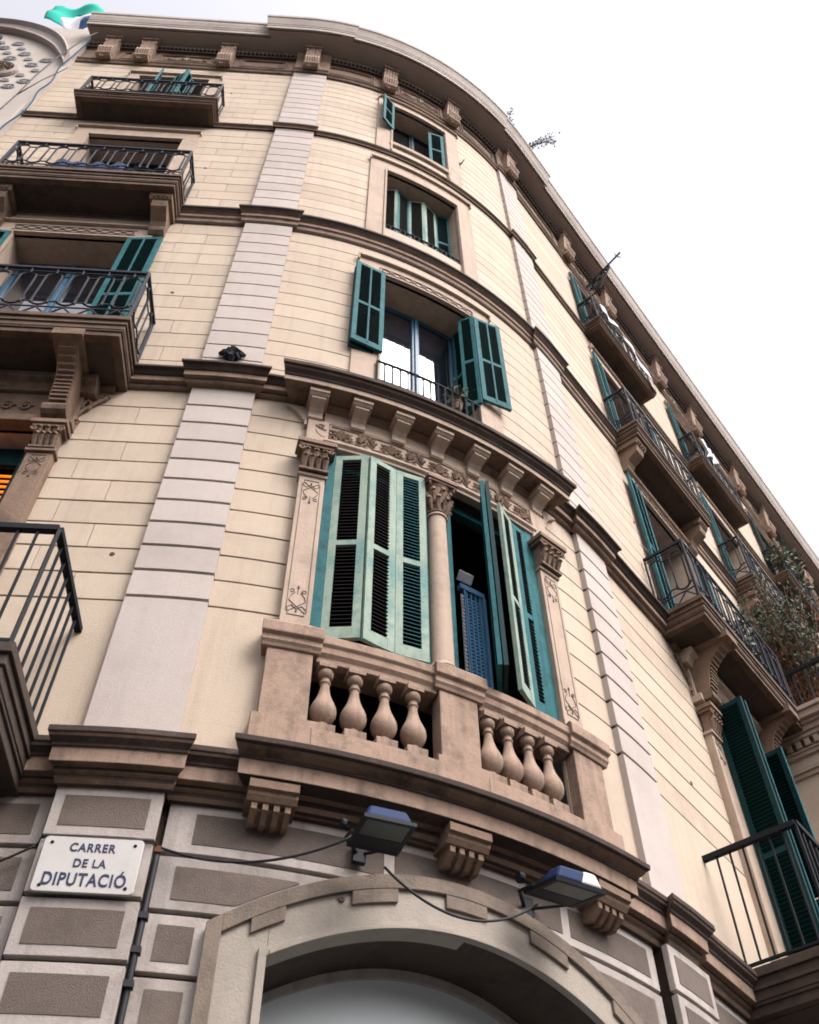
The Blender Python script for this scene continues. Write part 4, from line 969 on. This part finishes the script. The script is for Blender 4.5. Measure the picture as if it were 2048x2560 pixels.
# enclosed bay on the right front with a terrace on top
TA, TB, TD = 6.5, 11.46, 1.30
tb = MB(); tb.box(TA, TB, 0, 10.0, -.02, TD)
tr = obj('enclosed_bay', tb, 'cream', bld, label='projecting cream bay with a terrace on its roof')
tm = MB()
def ringed(prof, mb):     # moulding round three sides
    for (z0, z1, e) in prof: mb.box(TA - e, TB + e, z0, z1, -.01, TD + e)
ringed([(9.30, 9.36, .03), (9.36, 9.42, .05), (9.58, 9.63, .04), (9.63, 9.66, .06), (9.78, 9.84, .10), (9.84, 9.92, .13), (9.92, 9.96, .17), (9.96, 10.06, .22), (10.06, 10.12, .25)], tm)
z = 0
d = .02
while d < TD: tm.box(TA - .085, TA, 9.67, 9.775, d, d + .07); d += .12
s = TA
while s < TB: tm.box(s, s + .07, 9.67, 9.775, TD, TD + .085); s += .12
ringed([(8.0, 8.05, .02), (5.35, 5.6, .1), (6.6, 6.66, .03)], tm)
obj('cornice', tm, 'trim', tr, bevel=.004)
tt = MB(); A_, B_, D_ = TA + .05, TB - .05, TD - .02
for p, q in (((A_, 0), (A_, D_)), ((A_, D_), (B_, D_)), ((B_, 0), (B_, D_))):
    Lr = math.hypot(q[0] - p[0], q[1] - p[1]); n = round(Lr / .16)
    def W(t, z): return FV(p[0] + (q[0] - p[0]) * t, 10.12 + z, p[1] + (q[1] - p[1]) * t)
    tt.bar(W(0, .78), W(1, .78), .035, 4)
    for k in range(n + 1): tt.bar(W(k / n, 0), W(k / n, .78), .014, 5)
obj('railing', tt, 'blackiron', tr)

# cloth on balconies
def cloth(name, s0, s1, ztop, zbot, d, m, label, cat, nx=26, wave=.03, fold=7):
    mb = MB(); nz = 8; vs = []
    for i in range(nx + 1):
        t = i / nx; s = s0 + (s1 - s0) * t; a_, b_ = ztop(t), zbot(t)
        for j in range(nz + 1):
            u = j / nz; vs.append(FV(s, a_ + (b_ - a_) * u, d + wave * math.sin(t * fold * 2 + u * 2) * (.3 + u) + .02 * math.sin(t * 23)))
    fs = [(i * (nz + 1) + j, (i + 1) * (nz + 1) + j, (i + 1) * (nz + 1) + j + 1, i * (nz + 1) + j + 1) for i in range(nx) for j in range(nz)]
    mb.add(vs, fs); og = FV((s0 + s1) / 2, zbot(.5), d)
    o_ = obj(name, mb, m, None, origin=og, smooth=True, recalc=False); tag(o_, label, cat)
    sm = o_.modifiers.new('thickness', 'SOLIDIFY'); sm.thickness = .008
    return o_
cloth('white_banner', 4.32, 6.12, lambda t: 18.52 + .10 * math.sin(t * math.pi) - .62 * t ** 4, lambda t: 18.22 + .32 * math.sin(min(1, t * 1.15) * math.pi) ** 1.2 - .45 * t ** 3, .41, 'white', 'long white cloth hung over the top floor balcony railing nearest the corner', 'cloth', wave=.008)
cloth('white_cloth', 8.35, 8.9, lambda t: 18.84, lambda t: 18.35 + .1 * t, .39, 'white', 'small white cloth on the second top floor balcony railing from the corner', 'cloth')
cloth('blue_cloth', -4.85, -3.95, lambda t: 14.86 + .03 * math.sin(t * 9), lambda t: 14.45, .36, 'bluecloth', 'dark blue cloth behind the railing of the third floor balcony on the left', 'cloth')

# ------------------------------------------------------------ street name plate
sgn = MB(); m0 = PM(-2.005, 4.60, .115)
SW, SH = .54, .335
pts = []
r_ = .025
for cx_, cz_, a0 in ((SW / 2 - r_, r_, -90), (SW / 2 - r_, SH - r_, 0), (-SW / 2 + r_, SH - r_, 90), (-SW / 2 + r_, r_, 180)):
    for k in range(5): u = rad(a0 + 22.5 * k); pts.append((cx_ + r_ * math.cos(u), cz_ + r_ * math.sin(u)))
n = len(pts)
sgn.add([m0 @ Vector((x, 0, z)) for x, z in pts] + [m0 @ Vector((x, -.022, z)) for x, z in pts], [(i, (i + 1) % n, n + (i + 1) % n, n + i) for i in range(n)] + [tuple(range(n)), tuple(range(2 * n - 1, n - 1, -1))])
sign = obj('street_sign', sgn, 'enamel', None, origin=m0.to_translation(), bevel=.003)
tag(sign, 'white street name plate reading CARRER DE LA DIPUTACIÓ', 'street sign')
def text_obj(body, size, x, z, sx=1.0):
    cu = bpy.data.curves.new('lettering', 'FONT'); cu.body = body; cu.size = size; cu.align_x = 'CENTER'; cu.extrude = .0012; cu.offset = size * .020; cu.space_character = 1.12
    ob = bpy.data.objects.new('lettering', cu); COL.objects.link(ob)
    dg = bpy.context.evaluated_depsgraph_get(); dg.update(); me = bpy.data.meshes.new_from_object(ob.evaluated_get(dg)); COL.objects.unlink(ob); bpy.data.objects.remove(ob)
    mt = Matrix.Rotation(ang(-2.0), 4, 'Z') @ Matrix.Translation((x, -.0238, z)) @ Matrix.Rotation(rad(90), 4, 'X') @ Matrix.Diagonal((sx, 1, 1, 1))
    me.transform(mt); me.materials.clear(); me.materials.append(M['letter'])
    o_ = bpy.data.objects.new('lettering', me); COL.objects.link(o_); o_.parent = sign
text_obj('CARRER', .072, .0, .245, .86); text_obj('DE LA', .070, .005, .150, .86); text_obj('DIPUTACIÓ', .105, -.002, .040, .74)
scw = MB()
for x, z in ((-.225, .295), (.225, .295), (-.225, .035), (.225, .035)): scw.lathe(m0 @ Matrix.Translation((x, -.022, z)) @ Matrix.Rotation(rad(90), 4, 'X'), [(.010, 0), (.010, .003), (.005, .006)], 10)
obj('screw', scw, 'blackiron', sign)

# dark conduit right of the plate
cd = MB(); cs = -1.675
cd.tube([FV(cs, z, .045 + .006 * math.sin(z * 9)) for z in lin(3.0, 4.93, 30)], .018, 8)
cd.tube([FV(cs - .03, z, .04) for z in lin(3.0, 4.55, 14)], .011, 6)
cond = obj('conduit', cd, 'rubber', None, origin=FV(cs, 3.0, .045), smooth=True); tag(cond, 'dark cable conduit running down beside the street name plate', 'conduit')
for z in (4.52, 4.33, 4.15): obj('clamp', MB().lbox(PM(cs, z, .05), -.028, .028, -.025, .02, 0, .035), 'rubber', cond)
obj('rusty_cap', MB().lbox(PM(cs, 4.92, .05), -.016, .018, -.02, .01, 0, .04), 'rust', cond)

# ------------------------------------------------------------ floodlights and cable
def floodlight(name, s, z, d, yaw, white_end, label, tl=-4):
    root = empty(name, FV(s, z, d), label, 'floodlight', 'floodlights over the entrance arch')
    root.rotation_euler = (0, 0, ang(s) + yaw)
    base_off = OFF[root.name]
    def loc(nm, mb, m, par, **k):
        o_ = lobj(nm, mb, m, None, I4); o_.parent = par; return o_
    # housing: tapered box, glass on the underside, visor rim. x right, y back to wall (positive), z up
    tilt = Matrix.Rotation(rad(tl), 4, 'X')
    def hull(z0, z1, sx0, sx1, y0a, y1a, y0b, y1b):
        mb = MB(); vs = [(-sx0, y0a, z0), (sx0, y0a, z0), (sx0, y1a, z0), (-sx0, y1a, z0), (-sx1, y0b, z1), (sx1, y0b, z1), (sx1, y1b, z1), (-sx1, y1b, z1)]
        return mb.add([tilt @ Vector(v) for v in vs], [(0, 3, 2, 1), (4, 5, 6, 7), (0, 1, 5, 4), (1, 2, 6, 5), (2, 3, 7, 6), (3, 0, 4, 7)])
    body = loc('housing', hull(0, .085, .14, .105, -.15, .15, -.125, .09), 'lampblack', root)
    bv = body.modifiers.new('bevel', 'BEVEL'); bv.width = .018; bv.segments = 3
    cov = loc('cover', hull(.012, .10, .142, .112, -.156, .02, -.128, -.02), 'lampblue', root); bv = cov.modifiers.new('bevel', 'BEVEL'); bv.width = .02; bv.segments = 3
    rimm = MB()
    for (x0, x1, y0, y1) in ((-.155, .155, -.172, -.145), (-.155, .155, .14, .16), (-.155, -.13, -.145, .14), (.13, .155, -.145, .14)):
        rimm.lbox(tilt, x0, x1, y0, y1, -.014, .008)
    loc('rim', rimm, 'lampblack', root)
    loc('glass', MB().lbox(tilt, -.13, .13, -.145, .02, -.010, -.001), 'lampglass', root)
    loc('reflector_box', MB().lbox(tilt, -.13, .13, .022, .14, -.012, .0), 'lampblack', root)
    if white_end:
        we = MB(); vs = [(.0, -.160, .012), (.147, -.160, .012), (.147, -.07, .012), (.0, -.07, .012), (.03, -.131, .104), (.112, -.131, .104), (.112, -.08, .104), (.03, -.08, .104)]; we.add([tilt @ Vector(v) for v in vs], [(0, 3, 2, 1), (4, 5, 6, 7), (0, 1, 5, 4), (1, 2, 6, 5), (2, 3, 7, 6), (3, 0, 4, 7)]); we_o = loc('end_cap', we, 'enamel', root); bv = we_o.modifiers.new('bevel', 'BEVEL'); bv.width = .02; bv.segments = 3
    arm = MB(); arm.tube([Vector((-.155, .05, .03)), Vector((-.15, .20, .08)), Vector((-.02, .36, .09))], .011, 6)
    arm.tube([Vector((.155, .05, .03)), Vector((.15, .20, .08)), Vector((-.02, .36, .09))], .010, 6); arm.lbox(I4, -.06, .02, .33, .37, .03, .16); arm.lathe(Matrix.Translation((-.21, .11, .10)) @ Matrix.Rotation(rad(90), 4, 'Y'), [(.03, 0), (.035, .01), (.03, .03)], 12)
    loc('bracket', arm, 'lampblack', root)
    return root
fl1 = floodlight('floodlight', -.515, 5.02, .40, -.02, False, 'black floodlight with a blue top, nearest the street name plate', 3)
fl2 = floodlight('floodlight', .655, 5.03, .37, -.10, True, 'black floodlight with a white end, at the right end of the arch', 17)
fl2.scale = (1.15, 1.1, 1.0)
cb_ = MB()
def caten(p, q, sag, n=24): return [p.lerp(q, t) + Vector((0, 0, -sag * 4 * t * (1 - t))) for t in lin(0, 1, n)]
P1_, P2_, P3_, P4_ = FV(-1.68, 4.965, .05), FV(-.66, 5.0, .36), FV(-.48, 4.85, .36), FV(.50, 4.93, .30)
cb_.tube(caten(P1_, P2_, .13), .008, 6); cb_.tube(caten(P3_, P4_, .20), .008, 6)
cb_.tube(caten(FV(-3.4, 4.6, .03), FV(-2.33, 4.93, .06), .10), .007, 6); cb_.tube([FV(-2.33, 4.93, .06), FV(-2.3, 4.945, .12), FV(-1.7, 4.952, .12), P1_], .006, 6)
tag(obj('power_cable', cb_, 'rubber', None, origin=P1_, smooth=True), 'black power cable drooping between the plate and the two floodlights', 'cable')

# ------------------------------------------------------------ small ironwork on the wall
ro = MB(); mr = PM(-2.0, 10.50, .062)
for k in range(8):
    u = 2 * math.pi * k / 8; L_ = .13 if k % 2 == 0 else .10
    ro.tube([mr @ Vector((0, -.03, 0)), mr @ Vector((L_ * .6 * math.cos(u), -.045, L_ * .6 * math.sin(u))), mr @ Vector((L_ * math.cos(u), -.02, L_ * math.sin(u)))], lambda t: .02 + .022 * math.sin(math.pi * t), 6)
ro.lathe(mr @ Matrix.Rotation(rad(90), 4, 'X'), [(.09, 0), (.08, .02), (.045, .045), (.02, .06)], 16)
tag(obj('iron_rosette', ro, 'blackiron', None, origin=mr.to_translation()), 'black cast iron rosette fixed low on the pale pilaster', 'rosette')
hk = MB().tube([FV(.88, 19.20, .0), FV(.89, 19.2, .08), FV(.92, 19.33, .10)], .012, 5).tube([FV(.86, 19.19, .03), FV(.90, 19.24, .03)], .016, 5)
tag(obj('iron_hook', hk, 'blackiron', None, origin=FV(.88, 19.2, 0)), 'small black iron hook right of the top floor window', 'hook')
# hoist arm under the eaves
ha = MB()
A0, A1 = FV(5.13, 21.05, .03), FV(5.22, 21.72, .92)
ha.tube([A0, A1], .022, 6); ha.tube([FV(5.13, 20.55, .03), FV(5.16, 20.75, .30), FV(5.2, 21.4, .62)], .018, 6); ha.bar(FV(5.13, 20.45, .02), FV(5.13, 21.2, .02), .025, 4)
def on(t, u, w_): p = A0.lerp(A1, t); return p + Vector((0, 0, -w_)) 
for t0, r_ in ((.16, .16), (.40, .12), (.60, .08)):
    ctr = A0.lerp(A1, t0) + Vector((0, 0, -r_ * 1.1)); e1 = (A1 - A0).normalized(); e2 = Vector((0, 0, 1))
    ha.tube([ctr + e1 * r_ * math.cos(u) * (1 - u / 18) + e2 * r_ * math.sin(u) * (1 - u / 18) for u in [q * .5 for q in range(26)]], .014, 5)
for k in range(5):
    u = 2 * math.pi * k / 5; e1 = (A1 - A0).normalized(); p = A0.lerp(A1, .9); ha.tube([p, p + Vector((math.cos(u) * .09, .02, math.sin(u) * .09)) + e1 * .05], .007, 4)
tag(obj('iron_hoist_arm', ha, 'blackiron', None, origin=A0), 'scrolled black iron arm reaching out under the eaves on the right', 'iron arm')

# ------------------------------------------------------------ neighbour on the left
nb = empty('neighbour_building', FV(-9.5, 0, -2), 'cream neighbouring building with a curved gable and oval reliefs at the left edge', 'building')
NS0, NS1, ND = -13.0, -6.212, .09
wl = MB(); wl.strip(lin(NS0, NS1, 20), lambda s: 0, lambda s: 22.88 + .10 * max(0, (s + 7.4)), -3.0, ND); obj('wall', wl, 'neigh', nb)
GC = -8.6
def G(s, k=0.0):
    x = abs(s - GC); return 22.66 - k - .115 * x ** 2.6 / (1.0) * .55 if x < 2.35 else 22.66 - k - .115 * 2.35 ** 2.6 * .55 - (x - 2.35) * 3.2
pts_o = [(-9.9, 22.45), (-9.2, 22.62), (-8.6, 22.68), (-7.96, 22.63), (-7.63, 22.58), (-7.30, 22.44), (-6.91, 22.13), (-6.60, 21.68), (-6.36, 21.14), (-6.225, 20.72)]
pts_i = [(-9.7, 22.05), (-9.1, 22.22), (-8.5, 22.28), (-7.83, 22.24), (-7.48, 22.09), (-7.07, 21.77), (-6.67, 21.25), (-6.41, 20.73), (-6.225, 20.28)]
gm = MB()
def interp(P, n=40):
    out = []
    for i in range(n + 1):
        t = i / n * (len(P) - 1); k = min(int(t), len(P) - 2); f = t - k; p0 = P[max(k - 1, 0)]; p1 = P[k]; p2 = P[k + 1]; p3 = P[min(k + 2, len(P) - 1)]
        out.append(tuple(.5 * (2 * p1[j] + (p2[j] - p0[j]) * f + (2 * p0[j] - 5 * p1[j] + 4 * p2[j] - p3[j]) * f * f + (3 * p1[j] - p0[j] - 3 * p2[j] + p3[j]) * f ** 3) for j in (0, 1)))
    return out
go, gi = interp(pts_o), interp(pts_i)
vs = []
for (a, b) in zip(go, gi):
    m_ = ((a[0] + b[0]) / 2, (a[1] + b[1]) / 2)
    vs += [FV(a[0], a[1], .05), FV(a[0], a[1], .26), FV(.75 * a[0] + .25 * b[0], .75 * a[1] + .25 * b[1], .30), FV(.6 * a[0] + .4 * b[0], .6 * a[1] + .4 * b[1], .22), FV(.25 * a[0] + .75 * b[0], .25 * a[1] + .75 * b[1], .20), FV(b[0], b[1], .22), FV(b[0], b[1], .05)]
gm.add(vs, [(k * 7 + i, (k + 1) * 7 + i, (k + 1) * 7 + i + 1, k * 7 + i + 1) for k in range(len(go) - 1) for i in range(6)] + [tuple((len(go) - 1) * 7 + i for i in range(7))])
obj('gable_moulding', gm, 'neighgrey', nb, recalc=False)
rng = random.Random(11)
for i in range(9):
    for j in range(9):
        s_ = -6.60 - j * .155; z_ = 20.55 + j * .33 - i * .66 + (.0)
        if j % 2: z_ -= .0
        lim = 22.0 if s_ < -7.5 else 21.95 - (s_ + 7.5) * 1.25
        if z_ > lim - .25 or z_ < 18.6 or (abs(s_ + 7.2) < .42 and abs(z_ - 19.75) < .5): continue
        ov = MB()
        big = (i + j) % 2 == 0; r_ = .10 if big else .065
        mm = PM(s_, z_, ND)
        ov.tube([mm @ Vector((r_ * math.cos(u), -.012, r_ * math.sin(u))) for u in lin(0, 2 * math.pi, 14)[:-1]], .014, 5, closed=True)
        for q in range(5):
            u = 2 * math.pi * q / 5; ov.tube([mm @ Vector((0, -.01, 0)), mm @ Vector((r_ * .7 * math.cos(u), -.015, r_ * .7 * math.sin(u)))], .011, 4)
        obj('rosette_relief', ov, 'neighblue', nb)
rg = MB(); mm = PM(-7.25, 19.75, ND)
rg.tube([mm @ Vector((.36 * math.cos(u), -.04, .36 * math.sin(u))) for u in lin(0, 2 * math.pi, 24)[:-1]], .05, 6, closed=True)
obj('round_frame', rg, 'neighgrey', nb)
lw = MB()
for k in range(60):
    u = rng.uniform(0, 6.28); r_ = rng.uniform(0, .28); a_ = rng.uniform(0, 6.28); p = Vector((r_ * math.cos(u), -.05, r_ * math.sin(u)))
    lw.tube([mm @ p, mm @ (p + Vector((.07 * math.cos(a_), -.04, .07 * math.sin(a_))))], .02, 5)
obj('round_ornament', lw, 'stone', nb)
ir = MB().tube([FV(-7.62, 20.3, .25), FV(-7.5, 20.9, .35), FV(-7.62, 21.35, .25)], .05, 6).tube([FV(-7.5, 20.9, .35), FV(-7.35, 20.45, .35)], .035, 6).tube([FV(-7.55, 20.6, .3), FV(-7.6, 20.0, .25)], .045, 6)
obj('iron_bracket', ir, 'blackiron', nb)
# corner strip in shade between the two buildings
obj('corner_strip', MB().prism([(.08, 0), (.105, 0), (.105, 22.3), (.08, 22.3)], -6.45, -6.22), 'neigh', nb, bevel=.01)

# cables down the party line
ca = MB(); cc2 = MB()
ca.tube([FV(-6.0, 21.9, .30), FV(-6.11, 21.45, .30), FV(-6.24, 20.01, .30), FV(-6.275, 18.82, .30), FV(-6.257, 17.8, .30), FV(-6.267, 17.2, .30), FV(-6.3, 16.4, .30)], .011, 5)
ca.tube([FV(-6.257, 17.8, .30), FV(-6.14, 18.7, .28), FV(-6.04, 19.4, .24), FV(-6.08, 20.0, .15)], .009, 5)
og = FV(-6.4, 16.4, .3)
tag(obj('black_cable', ca, 'rubber', None, origin=og, smooth=True), 'two thin dark cables climbing across the gable of the neighbour', 'cable')
cc2.tube([FV(a, b, .15) for a, b in interp([(-6.165, 16.0), (-6.165, 16.8), (-6.088, 17.43), (-6.108, 18.04), (-6.171, 18.6), (-6.119, 19.15), (-6.22, 20.03), (-6.189, 20.55), (-6.163, 21.6), (-6.16, 22.0)], 50)], .0115, 6)
tag(obj('blue_cable', cc2, 'bluecable', None, origin=FV(-6.4, 15.5, .17), smooth=True), 'blue cable snaking up the joint between the two buildings', 'cable')

# ------------------------------------------------------------ flag on the neighbour roof
fg = empty('flag', FV(-6.2, 22.6, -.5), 'turquoise, white and navy flag blowing behind the left end of the eaves', 'flag')
pole = MB().tube([FV(-6.5, 22.6, -.6), FV(-6.5, 25.9, -.3)], .03, 8); obj('flagpole', pole, 'blackiron', fg)
def flagpart(name, m, poly):
    """one coloured field of the blowing flag, rippled in depth"""
    bm = bmesh.new(); vs = [bm.verts.new((s_, z_, 0)) for s_, z_ in poly]; bm.faces.new(vs)
    bmesh.ops.triangulate(bm, faces=bm.faces); bmesh.ops.subdivide_edges(bm, edges=bm.edges, cuts=4, use_grid_fill=True)
    mb = MB(); bm.verts.index_update()
    mb.add([FV(v.co.x, v.co.y, -.3 + .07 * math.sin(v.co.x * 7 + v.co.y * 1.5) + .04 * math.sin(v.co.y * 5)) for v in bm.verts], [tuple(q.index for q in f.verts) for f in bm.faces]); bm.free()
    o_ = obj(name, mb, m, fg, smooth=True, recalc=False); sm = o_.modifiers.new('thickness', 'SOLIDIFY'); sm.thickness = .008
flagpart('turquoise_field', 'flagteal', [(-7.967, 25.128), (-8.045, 25.84), (-8.047, 26.293), (-7.94, 26.468), (-7.462, 26.592), (-7.152, 26.52), (-6.8, 26.2), (-6.5, 25.75), (-7.278, 25.849), (-7.574, 26.119), (-7.588, 25.703), (-7.686, 25.34), (-7.541, 24.959), (-7.72, 24.973)])
flagpart('white_field', 'white', [(-7.574, 26.119), (-7.274, 25.83), (-6.5, 25.70), (-6.5, 25.4), (-7.158, 25.361), (-7.24, 25.272), (-7.162, 24.562), (-7.244, 24.601), (-7.555, 24.956), (-7.686, 25.34), (-7.588, 25.703)])
flagpart('navy_field', 'flagblue', [(-7.24, 25.272), (-7.158, 25.361), (-6.5, 25.39), (-6.5, 24.9), (-6.915, 24.787), (-7.143, 24.598), (-7.162, 24.562)])

# ------------------------------------------------------------ plants
def plant(name, base, stems, m_leaf, label, cat='plant', leaf=.03, spread=.5, height=1.0, lean=(0, 0), per=40, m2=None, rs=1, frac2=.4, group=None, droop=0.0, thick=.008, lw=.35, low2=False):
    rg_ = random.Random(rs); tw = MB(); lv = MB(); lv2 = MB(); base = Vector(base)
    for k in range(stems):
        a_ = rg_.uniform(0, 6.283); sp = spread * rg_.uniform(.2, 1); h = height * rg_.uniform(.6, 1.05)
        tip = Vector((lean[0] * h + math.cos(a_) * sp, lean[1] * h + math.sin(a_) * sp, h))
        pts = []
        for t in lin(0, 1, 6):
            p = base + Vector((tip.x * t ** 1.3, tip.y * t ** 1.3, tip.z * t - droop * t * t)); p += Vector((rg_.uniform(-1, 1), rg_.uniform(-1, 1), 0)) * .02; pts.append(p)
        tw.tube(pts, lambda t: thick * (1 - .7 * t) + .001, 4)
        for q in range(per):
            t = rg_.uniform(.12, 1) ** .8; i = min(5, int(t * 6)); f = t * 6 - i; p = pts[i].lerp(pts[min(6, i + 1)], f)
            dv = Vector((rg_.gauss(0, 1), rg_.gauss(0, 1), rg_.gauss(0.4, 1))).normalized(); c_ = p + dv * leaf * rg_.uniform(.4, 2.2)
            L_ = leaf * rg_.uniform(.6, 1.3); sd2 = dv.orthogonal().normalized() * L_ * lw
            sd2.rotate(Matrix.Rotation(rg_.uniform(0, 6.28), 3, dv))
            use2 = m2 and ((rg_.random() < (frac2 * (2 - 2 * t) if low2 else frac2)))
            (lv2 if use2 else lv).add([c_ - dv * L_ * .2, c_ + sd2 + dv * L_ * .4, c_ + dv * L_, c_ - sd2 + dv * L_ * .4], [(0, 1, 2, 3)])
    root = obj(name, tw, 'twig', None, origin=base); tag(root, label, cat, group)
    obj('foliage', lv, m_leaf, root, recalc=False)
    if m2: obj('dry_foliage', lv2, m2, root, recalc=False)
    return root
e1 = Vector((*F(3, 0), 0)) - Vector((*F(2, 0), 0))
plant('wild_shrub', FV(2.55, 22.76, .38), 3, 'leafblue', 'leafy shoots leaning out from the roof edge above the right pilaster', leaf=.042, spread=.10, height=1.9, lean=(.60, -.12), per=95, rs=4, thick=.014, lw=.4)
plant('wild_shrub', FV(2.05, 22.76, .40), 2, 'leafblue', 'short sprig standing on the cornice nearer the curve', leaf=.038, spread=.05, height=.95, lean=(.1, -.2), per=60, rs=5, thick=.01, lw=.4)
plant('bush', FV(7.85, 10.15, .5), 130, 'leaf', 'large grey green and rusty brown bush filling the roof terrace on the right', 'bush', leaf=.062, spread=.75, height=3.0, lean=(-.09, -.02), per=150, m2='dryleaf', rs=8, frac2=.62, thick=.012, lw=.22, low2=True)
plant('bush', FV(9.2, 10.15, .75), 120, 'leaf', 'grey green bush further along the roof terrace on the right', 'bush', leaf=.07, spread=.95, height=2.3, lean=(-.05, 0), per=80, m2='dryleaf', rs=9, frac2=.5, thick=.012, lw=.22, low2=True)
def potted(s, z, d, label, rs, leaf=.05, h=.4, m='leaf', stems=9, spread=.16, m2=None):
    pt = MB().lathe(PM(s, z, d), [(.045, 0), (.06, .10), (.068, .11), (.068, .125), (.05, .125)], 14)
    pl = plant('potted_plant', FV(s, z + .15, d), stems, m, label, leaf=leaf, spread=spread, height=h, per=14, rs=rs, m2=m2)
    obj('flowerpot', pt, 'stone', pl)
potted(.42, 10.79, .0, 'small potted plant on the sill inside the iron guard of the second floor window', 21, h=.22, leaf=.04)
potted(5.35, 10.13, .45, 'green leafy plant behind the railing of the long second floor balcony', 22, leaf=.08, h=.75)
potted(11.95, 17.93, .26, 'yellow green plant trailing over the third top floor balcony', 23, leaf=.10, h=.7, spread=.4, stems=14)
potted(12.9, 17.93, .30, 'tall pale green plant on the third top floor balcony', 24, leaf=.12, h=1.3, spread=.25, stems=14)

# ------------------------------------------------------------ ground, street and an added unseen building blocking low sky
def sheet(name, s0, s1, d0, d1, z, m):
    st = stations(s0, s1, .4); n = len(st); vs = [(*F(s, d0), z) for s in st] + [(*F(s, d1), z) for s in st]
    mb = MB().add(vs, [(k, k + 1, n + k + 1, n + k) for k in range(n - 1)]); o_ = obj(name, mb, m, None, recalc=False); o_['kind'] = 'structure'; return o_
gd = MB().add([(-300, -300, -.15), (300, -300, -.15), (300, 300, -.15), (-300, 300, -.15)], [(0, 1, 2, 3)]); o_ = obj('road', gd, 'asphalt'); o_['kind'] = 'structure'
pv = MB().prism([(-.5, -.15), (4.5, -.15), (4.5, 0), (-.5, 0)], -16, 24, step=.4); o_ = obj('pavement', pv, 'paving'); o_['kind'] = 'structure'

def context_building(name, x0, x1, y, depth, h, label):
    root = empty(name, ((x0 + x1) / 2, y, -.15), label, 'building')
    wl_ = MB(); wn_ = MB(); cx0, cx1 = x0, x1
    wl_.lbox(I4, cx0, cx1, y - depth, y, -.15, h); wl_.lbox(I4, cx0 - .3, cx1 + .3, y - depth, y + .5, h, h + .5)
    x = cx0 + 1.5
    obj('wall', wl_, 'stone', root)
    while x < cx1 - 1.5:
        for k in range(5):
            z = .2 + k * 4.0; wn_.lbox(I4, x, x + 1.3, y - .1, y + .03, z, z + 2.6); wn_.lbox(I4, x - .3, x + 1.6, y, y + .6, z - .15, z)
        x += 3.2
    obj('window', wn_, 'glass', root)
context_building('opposite_building', -30, 36, -46, 10, 15, 'brown stone apartment building across the street, behind the camera')  # unseen, added to cut low sky light and road bounce

hl = [(-2.857, 11.963), (-2.506, 7.495), (3.48, 7.599), (3.991, 12.091), (-3.112, 15.943), (-3.242, 19.64), (.86, 4.93), (-.62, 4.80)]
for a_, b_ in hl:
    mb = MB().lathe(PM(a_, b_, .051 if b_ < 5 else .002) @ Matrix.Rotation(rad(90), 4, 'X'), [(.022, -.004), (.020, .004), (.010, .006), (.004, .002)], 9)
    obj('wall_hole', mb, 'incised', bld)  # dark discs drawn for small holes, their shade put into the colour
